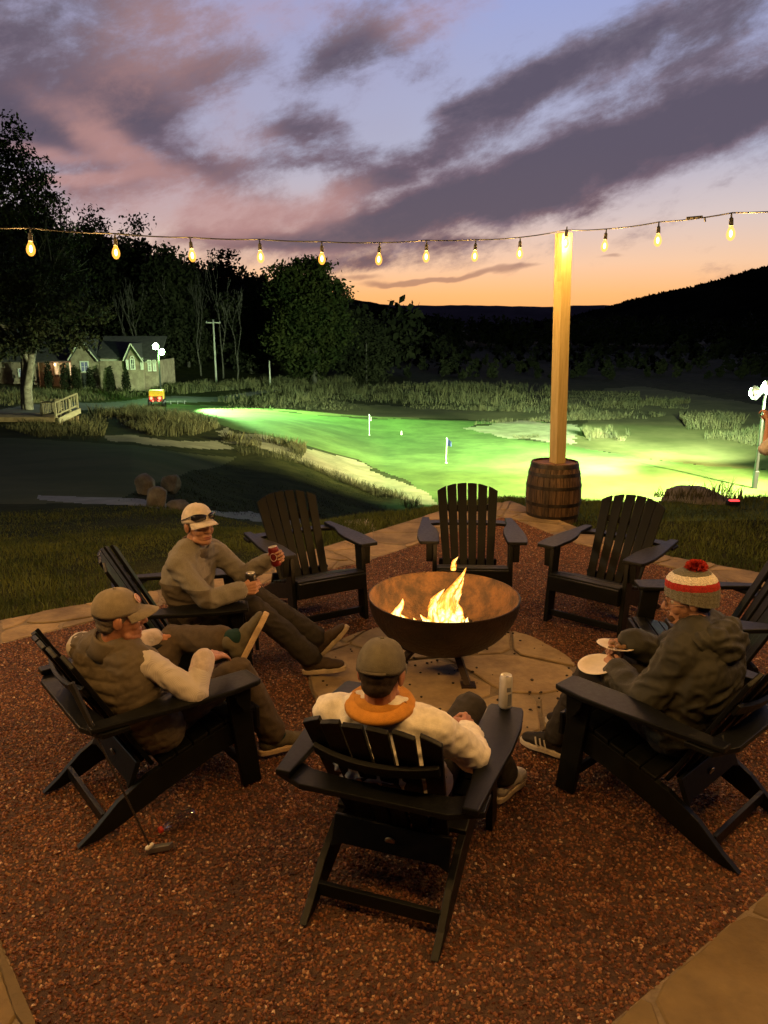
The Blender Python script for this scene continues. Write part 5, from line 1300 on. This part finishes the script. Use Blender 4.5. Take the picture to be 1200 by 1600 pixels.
g.tube([c - up * .015, c + up * .03, c + up * .055], [.092, .080, .077], 20, cap=False); o = g.build('collar', fmat('collar_knit', (.14, .12, .10)), P1.t, smooth=True); sm = o.modifiers.new('s', 'SOLIDIFY'); sm.thickness = .008
P1.trousers(fmat('dark_trousers', (.035, .030, .026)), seed=3.)
M_shoe1 = fmat('brown_shoe', (.065, .045, .032), .7); M_sole1 = mat('pale_sole', (.52, .42, .30), .7, .15, 20)
P1.shoe('L', M_shoe1, M_sole1); P1.shoe('R', M_shoe1, M_sole1)
P1.socks(fmat('dark_sock', (.025, .022, .02)))
P1.hair(M_hairg)
M_wcap = fmat('white_cap', (.66, .58, .50), .9)
cp1 = P1.hat_cap(M_wcap, M_wcap)
# wrap sunglasses pushed up on the cap
sg = thing('sunglasses', 'dark wraparound sunglasses resting on the brim of the white cap', 'sunglasses'); sg.matrix_world = CHM['cans'] @ P1.HM
M_lens = mat('smoked_lens', (.008, .008, .012), .12, .05, 8, spec=.9)
for s_ in (-1, 1):
    V = []; F = []
    for i in range(9):
        a = s_ * (.10 + .82 * i / 8); hgt_ = .025 * math.sin(math.pi * (i + 1.2) / 10.4) ** .6
        for zz in (.062 - hgt_, .062 + hgt_ * .8): V.append((.103 * math.sin(a), -.010 + .119 * math.cos(a), zz))
    F = [(2 * i, 2 * i + 2, 2 * i + 3, 2 * i + 1) for i in range(8)]
    o = mobj('lens', V, F, M_lens, sg, smooth=True); q = o.modifiers.new('s', 'SOLIDIFY'); q.thickness = .003
    g = G(); g.tube([(.103 * math.sin(s_ * a), -.010 + .119 * math.cos(a), .068) for a in np.linspace(.05, .95, 8)] + [(s_ * .0915, .01, .050), (s_ * .090, -.05, .035)], .0032, 6); g.build('temple', M_blk, sg)

# ---- man in the quilted vest (left)
P2 = Person('person', 'man in an olive cap and quilted vest sitting with his ankle on his knee', CHM['vest'], dict(
    pel=(.05, -.01, .37), neck=(.045, -.155, .785), head=(.085, -.125, .935), head_rot=(-20, -2, 0), bend=.05,
    hipL=(-.08, .0, .37), hipR=(.12, .0, .37), shL=(-.145, -.235, .74), shR=(.215, -.055, .73), elL=(-.30, -.05, .60), elR=(.375, .085, .605),
    wrL=(-.33, .19, .615), wrR=(.285, .175, .715), knL=(-.36, .30, .57), knR=(.13, .43, .52), anL=(.02, .47, .635), anR=(.15, .60, .115),
    toeL=(.10, .50, .86), upL=(-.55, -.72, .35), toeR=(.2, 1, .0), upR=(0, -.15, 1)))
P2.body(M_skin2, dict(R=dict(y=Vector((-.35, .85, -.12)), th=Vector((-.9, -.35, .1)), curls=(16, 14, 12), thumb=((.058, .062, -.012), (.066, .088, -.016)), spread=.35),
                      L=dict(y=Vector((.1, .9, -.1)), th=Vector((.9, 0, .1)), curls=(20, 24, 16))))
M_slv = bpy.data.materials.new('herringbone_knit'); M_slv.use_nodes = True
t = NT(M_slv.node_tree); bs = t.n['Principled BSDF']; co = t.new('ShaderNodeTexCoord').outputs['Object']
wv = t.new('ShaderNodeTexWave'); wv.inputs['Scale'].default_value = 75; wv.inputs['Distortion'].default_value = .6; t.l.new(co, wv.inputs[0])
t.l.new(t.mix(wv.outputs['Fac'], (.40, .36, .33), (.52, .47, .43)), bs.inputs['Base Color']); bs.inputs['Roughness'].default_value = .9
g = G()
for sd in 'LR': P2.arm(g, sd, .011, .86, .004)
P2.cloth('sweater_sleeves', g, M_slv, .008, .0045, 7.)
for sd in 'LR':
    g = G(); a, b = P2.J['el' + sd], P2.J['wr' + sd]; g.cap(a.lerp(b, .66), a.lerp(b, .97), .052, .046)
    P2.cloth('cuff', g, fmat('pale_cuff', (.52, .44, .40)), .007, .006, 9.)
g = G(); P2.torso(g, .027, .02, .95, .02)
for sd in 'LR': g.cap(P2.spine(.92), P2.J['sh' + sd] * .86 + P2.spine(.9) * .14, .090, .078)
ax_ = (P2.J['neck'] - P2.J['pel']).normalized()
def quilt(c, n):
    s_ = (c - P2.J['pel']).dot(ax_); return .005 * abs(math.sin(math.pi * s_ / .052)) ** .5 + .004 * N3(c * 14) + .003 * N3(c * 45) - .004
M_vest = fmat('quilted_vest', (.105, .083, .055), .7, .15, 14)
P2.cloth('vest', g, M_vest, .0075, fn=quilt)
g = G(); c = P2.spine(.95); up = (P2.HM @ Vector((0, -.02, -.06)) - c).normalized(); g.tube([c, c + up * .035, c + up * .075, c + up * .082], [.105, .090, .084, .078], 22, cap=False); o = g.build('vest_collar', M_vest, P2.t, smooth=True); sm = o.modifiers.new('s', 'SOLIDIFY'); sm.thickness = .012
M_brnt = fmat('brown_trousers', (.075, .055, .036)); P2.trousers(M_brnt, seed=11., f1={'L': .80, 'R': .92}, hem=.022)
P2.socks(fmat('green_sock', (.010, .035, .034)), .68)
M_shoe2 = fmat('olive_shoe', (.10, .085, .055), .8); M_sole2 = mat('gum_sole', (.50, .36, .22), .8, .15, 20, .3, 60)
P2.shoe('L', M_shoe2, M_sole2); P2.shoe('R', M_shoe2, M_sole2)
P2.hair(M_hairg)
M_ocap = fmat('olive_cap', (.24, .20, .14), .9)
cp2 = P2.hat_cap(M_ocap, M_ocap, tilt=2)
g = G(); a = R(12); Mx = Matrix.Translation((.022, .083, .082)) @ Matrix.Rotation(R(-14), 4, 'Z') @ Matrix.Rotation(R(-62), 4, 'X'); g.lathe([(.024, -.002), (.024, .002), (.021, .004)], 24, Mx); pt = g.build('patch', fmat('cap_patch', (.55, .36, .30)), cp2)
g = G(); g.tube([Mx @ Vector((.0185 * math.cos(w), .0185 * math.sin(w), .004)) for w in np.linspace(0, 2 * math.pi, 24)[:-1]], .0016, 5, closed=True); g.build('ring', fmat('patch_ring', (.35, .10, .08)), pt)

# ---- man in the white sweatshirt (front, seen from behind)
P3 = Person('person', 'man seen from behind in a white sweatshirt with an orange collar', CHM['front'] @ Matrix.Translation((-.018, 0, 0)), dict(
    pel=(.0, .0, .38), neck=(-.005, -.225, .815), head=(-.005, -.215, .965), head_rot=(2, -9, 0), bend=.05,
    hipL=(-.095, .02, .37), hipR=(.095, .02, .37), shL=(-.195, -.215, .765), shR=(.195, -.205, .765), elL=(-.30, -.01, .60), elR=(.315, -.06, .60),
    wrL=(-.17, .20, .56), wrR=(.235, .165, .565), knL=(-.16, .43, .50), knR=(.19, .43, .53), anL=(-.16, .60, .11), anR=(.33, .60, .11),
    toeL=(-.1, 1, 0), upL=(0, -.15, 1), toeR=(.3, 1, 0), upR=(0, -.15, 1)))
P3.body(M_skin2, dict(R=dict(y=Vector((-.1, .95, .1)), th=Vector((-.6, -.1, .8)), curls=(50, 60, 40)), L=dict(y=Vector((.4, .9, .0)), th=Vector((.5, -.1, .8)), curls=(40, 50, 30))))
P3.top('sweatshirt', fmat('white_sweatshirt', (.74, .69, .60), .95), .020, .02, fold=.008, seed=4.)
c = P3.spine(1.0); up = (P3.HM @ Vector((0, -.01, -.07)) - c).normalized(); g = G()
g.tube([c + up * .026, c + up * .038, c + up * .052, c + up * .060, c + up * .050], [.123, .118, .103, .087, .076], 30, cap=False)
me = bpy.data.meshes.new('collar'); me.from_pydata([tuple(v) for v in g.v], [], g.f); o = meobj('collar', me, fmat('orange_rib', (.50, .22, .035), .9), P3.t, smooth=True); sm = o.modifiers.new('s', 'SOLIDIFY'); sm.thickness = .010
P3.trousers(fmat('dark_trousers', (.035, .030, .026)), seed=13.)
M_shoe3 = fmat('white_shoe', (.50, .46, .40), .7); P3.shoe('L', M_shoe3, M_sole1); P3.shoe('R', M_shoe3, M_sole1)
P3.socks(fmat('dark_sock', (.025, .022, .02)))
P3.hair(M_haird); M_gcap = fmat('grey_cap', (.13, .115, .085), .9); cp3 = P3.hat_cap(M_gcap, M_gcap)
# adjuster strap with the half moon opening at the back of the cap
g = G(); g.tube([(.088 * math.sin(a), -.012 - .106 * math.cos(a), .026) for a in np.linspace(-.55, .55, 9)], .006, 6); g.build('strap', fmat('cap_strap', (.10, .085, .065)), cp3)

# ---- man in the striped knit hat (right)
P4 = Person('person', 'man in a striped knit hat and dark hooded jacket eating from a paper plate', CHM['beanie'], dict(
    pel=(.04, .0, .39), neck=(.085, -.02, .845), head=(.085, .045, .985), head_rot=(38, -10, 0), bend=.06,
    hipL=(-.05, .02, .38), hipR=(.13, .02, .38), shL=(-.105, -.03, .785), shR=(.265, .0, .785), elL=(-.20, .07, .545), elR=(.26, .25, .60),
    wrL=(-.07, .285, .575), wrR=(.125, .345, .665), knL=(-.05, .44, .52), knR=(.17, .45, .51), anL=(-.08, .60, .105), anR=(.16, .64, .105),
    toeL=(-.15, 1, 0), upL=(0, -.15, 1), toeR=(.1, 1, 0), upR=(0, -.15, 1)))
P4.body(M_skin, dict(L=dict(y=Vector((.28, .85, .25)), th=Vector((.3, -.35, .85)), curls=(48, 50, 30), thumb=((.050, .070, -.03), (.045, .095, -.045))),
                     R=dict(y=Vector((-.75, .55, -.25)), th=Vector((-.5, -.6, -.3)), curls=(55, 55, 30), thumb=((.050, .065, -.035), (.040, .085, -.060)))))
M_jkt = fmat('dark_jacket', (.040, .039, .030), .65, .15, 10)
P4.top('jacket', M_jkt, .036, .03, fold=.0085, seed=8., sf=.90, hem=.010)
g = G(); c = P4.spine(1.)
for a, rr in ((-60, .05), (-25, .065), (0, .075), (25, .065), (60, .05)):
    w = R(180 + a); g.ell(c + Vector((.135 * math.sin(-w), .115 * math.cos(w), -.005 + .01 * math.cos(R(a)))), (.072, .062, rr))
g.ell(c + Vector((0, -.15, -.03)), (.12, .06, .07))
P4.cloth('hood', g, M_jkt, .008, .014, 15.)
for sd in 'LR':
    g = G(); a, b = P4.J['el' + sd], P4.J['wr' + sd]; g.cap(a.lerp(b, .72), a.lerp(b, .97), .055, .048)
    P4.cloth('cuff', g, mat('glossy_green_cuff', (.010, .030, .022), .22, .2, 10, spec=.7), .007, .006, 3.)
P4.trousers(fmat('dark_trousers', (.035, .030, .026)), seed=17.)
M_shoe4 = fmat('black_shoe', (.022, .018, .016), .6); M_sole4 = mat('white_sole', (.55, .48, .40), .7, .1, 20); M_strp = mat('white_stripe', (.62, .56, .50), .6, .05, 20)
P4.shoe('L', M_shoe4, M_sole4, stripes=M_strp); P4.shoe('R', M_shoe4, M_sole4, stripes=M_strp)
g = G(); g.ell((0, .062, -.080), (.036, .034, .032)); 
for s_ in (-1, 1): g.ell((s_ * .048, .022, -.070), (.014, .032, .030))
me = remesh(g, .005, 3); displace(me, lambda c, n: .002 * N3(c * 120)); o = meobj('beard', me, fmat('brown_beard', (.13, .065, .035), var=.4), P4.t, smooth=True); o.matrix_local = P4.HM @ Matrix.Translation((0, .006, .0))
P4.socks(fmat('dark_sock', (.025, .022, .02)))
P4.hair(M_haird)
# knit hat: ribbed courses, striped, with a pompom
M_knit = bpy.data.materials.new('striped_knit'); M_knit.use_nodes = True
t = NT(M_knit.node_tree); bs = t.n['Principled BSDF']; co = t.new('ShaderNodeTexCoord').outputs['Object']; sx = t.new('ShaderNodeSeparateXYZ'); t.l.new(co, sx.inputs[0])
zz = t.math('ADD', sx.outputs[2], t.math('MULTIPLY', t.math('SUBTRACT', t.noise(co, 60, 2).outputs[0], .5), .006))
rc = t.ramp(t.math('MULTIPLY', zz, 1 / .2), [(0, (.20, .19, .15)), (.245, (.42, .024, .017)), (.395, (.76, .70, .60)), (.545, (.15, .145, .11))], 'CONSTANT')
sp_ = t.noise(co, 300, 2, .6)
t.l.new(t.mix(.75, rc, t.ramp(sp_.outputs[0], [(.35, (.28, .28, .28)), (.65, (1.25, 1.25, 1.25))]), 'MULTIPLY'), bs.inputs['Base Color']); bs.inputs['Roughness'].default_value = .95
V = []; F = []; n = 96; mm = 26
for i in range(mm + 1):
    f = i / mm; z = -.012 + .142 * f; r = 1.04 * (1 if z < .05 else math.sqrt(max(0, 1 - ((z - .05) / .083) ** 2.1)))
    for k in range(n):
        w = 2 * math.pi * k / n; rib = 1 + .018 * (1 if k % 4 < 2 else -1) * (1 if i < 11 else .6) + .012 * math.sin(i * 2.1)
        if i == mm: r = .03
        V.append((.0865 * r * rib * math.cos(w), -.012 + .105 * r * rib * math.sin(w), z - .022 * (1 - f) * (-math.sin(w))))
for i in range(mm):
    for k in range(n): F.append((i * n + k, i * n + (k + 1) % n, (i + 1) * n + (k + 1) % n, (i + 1) * n + k))
F.append(tuple(mm * n + k for k in range(n)))
kh = mobj('knit_hat', V, F, M_knit, P4.t, smooth=True); kh.matrix_local = P4.HM @ Matrix.Translation((0, -.003, .006)) @ Matrix.Rotation(R(8), 4, 'X') @ Matrix.Diagonal((1.08, 1.08, 1.06, 1))
pts = rng.normal(size=(700, 3)); pts /= np.linalg.norm(pts, axis=1)[:, None]; c0 = np.array([0, -.022, .136]); V = []; F = []
for q in pts:
    b = np.cross(q, rng.normal(size=3)); b = b / np.linalg.norm(b) * .0028; tip = q * np.array([.044, .044, .030]) * rng.uniform(.8, 1.15); k = len(V)
    V += [c0 - b, c0 + b, c0 + tip + b, c0 + tip - b]; F.append((k, k + 1, k + 2, k + 3))
mobj('pompom', V, F, fmat('red_yarn', (.42, .03, .02)), kh)
gl = thing('eyeglasses', 'thin brown framed eyeglasses worn by the man in the striped knit hat', 'glasses'); gl.matrix_world = CHM['beanie'] @ P4.HM
M_tort = mat('brown_frame', (.10, .045, .02), .3, .2, 30)
for s_ in (-1, 1):
    g = G(); g.tube([(s_ * .033 + .024 * math.cos(w), .106 - .006 * abs(math.cos(w)), .0 + .019 * math.sin(w)) for w in np.linspace(0, 2 * math.pi, 18)[:-1]], .002, 5, closed=True); rimo = g.build('rim', M_tort, gl)
    g = G(); g.tube([(s_ * .058, .100, .005), (s_ * .076, .06, .004), (s_ * .083, .0, .0)], .002, 5); g.build('temple', M_tort, gl)
    g = G(); g.prism([(s_ * .033 + .023 * math.cos(w), .105, .018 * math.sin(w)) for w in np.linspace(0, 2 * math.pi, 15)[:-1]], (0, 0, 0), (0, .0015, 0))
    ml = MATS.get('spectacle_lens')
    if not ml:
        ml = bpy.data.materials.new('spectacle_lens'); ml.use_nodes = True; MATS['spectacle_lens'] = ml; q = NT(ml.node_tree); q.n.clear()
        a_ = q.new('ShaderNodeBsdfTransparent'); b_ = q.new('ShaderNodeBsdfGlossy'); b_.inputs['Roughness'].default_value = .05; m_ = q.new('ShaderNodeMixShader'); m_.inputs[0].default_value = .12
        o_ = q.new('ShaderNodeOutputMaterial'); q.l.new(a_.outputs[0], m_.inputs[1]); q.l.new(b_.outputs[0], m_.inputs[2]); q.l.new(m_.outputs[0], o_.inputs[0])
    g.build('lens', ml, rimo)
g = G(); g.tube([(-.010, .106, .004), (0, .109, .007), (.010, .106, .004)], .002, 5); g.build('bridge', M_tort, gl)

# ---- standing person cut by the right edge
PM = Matrix.Translation((4.17, 7.75, -.02)) @ Matrix.Rotation(R(60), 4, 'Z')
P5 = Person('person', 'bare armed person standing at the right edge with a raised forearm', PM, dict(
    pel=(0, 0, .95), neck=(0, .0, 1.40), head=(0, .03, 1.55), head_rot=(10, -5, 0), bend=.02,
    hipL=(-.09, 0, .92), hipR=(.09, 0, .92), shL=(-.19, 0, 1.34), shR=(.19, 0, 1.34), elL=(-.42, .24, 1.04), elR=(.24, .10, 1.10),
    wrL=(-.12, .26, 1.30), wrR=(.05, .27, 1.28), knL=(-.11, .03, .50), knR=(.11, .0, .50), anL=(-.12, 0, .09), anR=(.12, -.03, .09),
    toeL=(1, .3, 0), upL=(0, 0, 1), toeR=(1, .2, 0), upR=(0, 0, 1)))
P5.body(M_skin, dict(L=dict(y=Vector((.5, .3, .8)), th=Vector((.7, -.2, .3)), curls=(40, 45, 30)), R=dict(y=Vector((-.6, .4, .6)), th=Vector((-.3, -.4, .8)), curls=(40, 45, 30))))
P5.top('shirt', fmat('white_shirt', (.55, .52, .48)), .015, .015, sleeves='LR', sf=.0, seed=21., f0=.0)
P5.trousers(fmat('dark_trousers', (.035, .030, .026)), seed=23.)
P5.shoe('L', M_shoe4, M_sole4); P5.shoe('R', M_shoe4, M_sole4); P5.hair(M_haird)
# ------------------------------------------------------------------ things held, set down, dropped
M_alu = mat('can_aluminium', (.60, .58, .55), .35, .05, 20, metal=.35)
def can(name, label, M, bodymat, r=.0325, h=.122, koozie=None):
    t = thing(name, label, 'can'); t.location = M.translation; t.rotation_euler = M.to_euler()
    g = G(); g.lathe([(r * .72, 0), (r * .82, .003), (r, .012), (r, h - .016), (r * .93, h - .008), (r * .80, h - .001)], 32, cap=(True, False)); g.build('body', bodymat, t, smooth=True)
    g = G(); g.lathe([(r * .80, h - .001), (r * .84, h + .001), (r * .80, h + .0015), (r * .76, h - .005), (.001, h - .005)], 32, cap=(False, False)); l = g.build('lid', M_alu, t, smooth=True)
    g = G(); g.tube([(0, -.004, h - .003), (0, .010, h - .002), (.005, .014, h - .002), (-.005, .014, h - .002), (0, .010, h - .002)], .0025, 5); g.build('tab', M_alu, l)
    g = G(); g.prism([(.008 * math.cos(a), -.012 + .007 * math.sin(a), h - .0048) for a in np.linspace(0, 2 * math.pi, 13)[:-1]], (0, 0, 0), (0, 0, .0012)); g.build('opening', M_blk, l)
    return t
def held(person, sd, d=.046, along=.074, tilt=0., drop=.05):
    h_ = person.hands[sd]; w = person.J['wr' + sd]; c = w + h_['y'] * along - h_['z'] * d; zax = h_['th'].normalized(); zax = (person.M.to_3x3() @ zax).normalized(); zax = zax.lerp(Vector((0, 0, 1)), .5).normalized()
    pos = person.M @ c; q = Vector((0, 0, 1)).rotation_difference(zax); return Matrix.Translation(pos - zax * drop) @ q.to_matrix().to_4x4()
rc = can('drink_can', 'dark red can with white rings held high in his left hand', held(P1, 'L', drop=.048), mat('red_can', (.17, .012, .015), .35, .1, 10, metal=.3))
M_print = mat('white_print', (.60, .52, .48), .5, .05, 20)
for a0 in (-100, 20, 140):   # printed rings round the can
    pts = []
    for w in np.linspace(0, 2 * math.pi, 25)[:-1]:
        a = R(a0) + .021 * math.cos(w) / .0325; pts.append((.0328 * math.cos(a), .0328 * math.sin(a), .062 + .024 * math.sin(w)))
    g = G(); g.tube(pts, .0019, 4, closed=True); g.build('ring_print', M_print, rc)
can('drink_can', 'black can held forward in his right hand above the chair arm', held(P1, 'R', drop=.040), mat('black_can', (.018, .016, .018), .35, .1, 10))
# slim silver can on the wide arm of the nearest chair
arm_top = CHM['front'] @ Vector((.335, .375, .5925))
sc_ = can('drink_can', 'slim silver can standing on the right arm of the nearest chair', Matrix.Translation(arm_top) @ Matrix.Rotation(R(20), 4, 'Z'), M_alu, r=.0285, h=.152)
g = G()
for (z0_, z1_, a0, a1) in ((.020, .075, -100, -60), (.085, .105, -110, -70), (.03, .12, 150, 168)):
    V = []; n = 6
    for i in range(n + 1):
        a = R(a0 + (a1 - a0) * i / n); V += [(.0288 * math.cos(a), .0288 * math.sin(a), z0_), (.0288 * math.cos(a), .0288 * math.sin(a), z1_)]
    g.add(V, [(2 * i, 2 * i + 2, 2 * i + 3, 2 * i + 1) for i in range(n)])
g.build('printed_panel', mat('grey_print', (.16, .17, .20), .4), sc_)
# paper plates and food
M_paper = mat('paper_plate', (.72, .64, .55), .7, .05, 30)
def plate(label, M, group='paper plates'):
    t = thing('paper_plate', label, 'plate', (0, 0, 0), 0, group); t.location = M.translation; t.rotation_euler = M.to_euler()
    V = []; prof = [(.0, 0), (.058, 0), (.072, .010), (.090, .014), (.092, .0125), (.072, .007), (.056, -.003), (.0, -.003)]; n = 40
    g = G(); pr = [(max(r, .0008), z) for r, z in prof]; g.lathe(pr, n, cap=(False, False)); g.build('plate', M_paper, t, smooth=True); return t
hL = P4.hands['L']; pc = P4.M @ (P4.J['wrL'] + hL['y'] * .10 - hL['z'] * .055 + Vector((.045, .01, .065)))
plate('upper white paper plate with food in his left hand', Matrix.Translation(pc) @ Euler((R(-4), R(6), 0)).to_matrix().to_4x4())
plate('lower white paper plate lying on his left knee', Matrix.Translation(P4.M @ Vector((-.10, .375, .592))) @ Euler((R(6), R(-12), 0)).to_matrix().to_4x4())
g = G()
for _ in range(9): g.ell((random.gauss(0, .022), random.gauss(0, .022), .012), (.016, .013, .011), None, 9, 6)
me = remesh(g, .004, 2); displace(me, lambda c, n: .003 * N3(c * 90)); fo = meobj('food', me, mat('brown_food', (.22, .12, .05), .6, .4, 60), smooth=True); fo.location = pc + Vector((.01, 0, .002)); prop(fo, 'small pile of food on the upper paper plate', 'food')
# putter leaning on the left chair, its head on the gravel
hd = at(236, 1334); gp = CHM['vest'] @ Vector((.335, -.405, .66)); gp = gp + Vector((-.03, .02, .12))
pt = thing('golf_putter', 'golf putter leaning on the back of the left chair with its head on the gravel', 'golf club', (0, 0, 0))
A = Vector((hd.x, hd.y, .03)); B_ = gp; g = G(); g.tube([A, A.lerp(B_, .70)], .0048, 8); g.build('shaft', mat('club_shaft', (.10, .09, .085), .3, .1, 20, metal=.8), pt)
g = G(); g.tube([A.lerp(B_, .68), A.lerp(B_, .74), B_], [.009, .012, .015], 10); g.build('grip', M_blk, pt)
dirx = Vector((.075, .03, 0)); g = G(); g.prism([A + Vector((-.018, -.012, -.026)), A + dirx + Vector((-.0, -.014, -.026)), A + dirx + Vector((.012, .014, -.026)), A + Vector((-.01, .016, -.026))], (0, 0, 0), (0, 0, .026)); g.build('club_head', M_metal, pt, bevel=.003)
g = G(); g.cap(A + Vector((-.012, -.004, .0)), A + Vector((.006, .004, .012)), .011, .009); g.build('hosel', M_white, pt, smooth=True)
# empty plastic bottle with a red cap
b0, b1 = at(250, 1308), at(300, 1282); ang = math.atan2((b1 - b0).y, (b1 - b0).x)
bo = thing('plastic_bottle', 'empty clear plastic bottle with a red cap lying on the gravel', 'bottle', Vector((b0.x, b0.y, .034)), ang)
M_pet = bpy.data.materials.new('clear_plastic'); M_pet.use_nodes = True; q = NT(M_pet.node_tree); q.n.clear()
a_ = q.new('ShaderNodeBsdfTransparent'); a_.inputs[0].default_value = (.9, .9, .88, 1); b_ = q.new('ShaderNodeBsdfGlossy'); b_.inputs['Roughness'].default_value = .12; m_ = q.new('ShaderNodeMixShader'); lw = q.new('ShaderNodeLayerWeight'); lw.inputs[0].default_value = .35
q.l.new(lw.outputs['Facing'], m_.inputs[0]); o_ = q.new('ShaderNodeOutputMaterial'); q.l.new(a_.outputs[0], m_.inputs[1]); q.l.new(b_.outputs[0], m_.inputs[2]); q.l.new(m_.outputs[0], o_.inputs[0])
Mx = Matrix.Rotation(R(90), 4, 'Y')
g = G(); g.lathe([(.011, .012), (.012, .026), (.020, .045), (.030, .065), (.031, .10), (.028, .115), (.031, .13), (.031, .165), (.026, .172), (.006, .166)], 24, Mx, cap=(False, True)); g.build('bottle', M_pet, bo, smooth=True)
g = G(); g.lathe([(.0145, -.002), (.0145, .014)], 20, Mx); g.build('cap', mat('red_cap', (.45, .04, .02), .4), bo, bevel=.002)
# ------------------------------------------------------------------ loose gravel, last of all
gravel('loose_gravel', GRAV, 6000, .0040, .0098, 3)
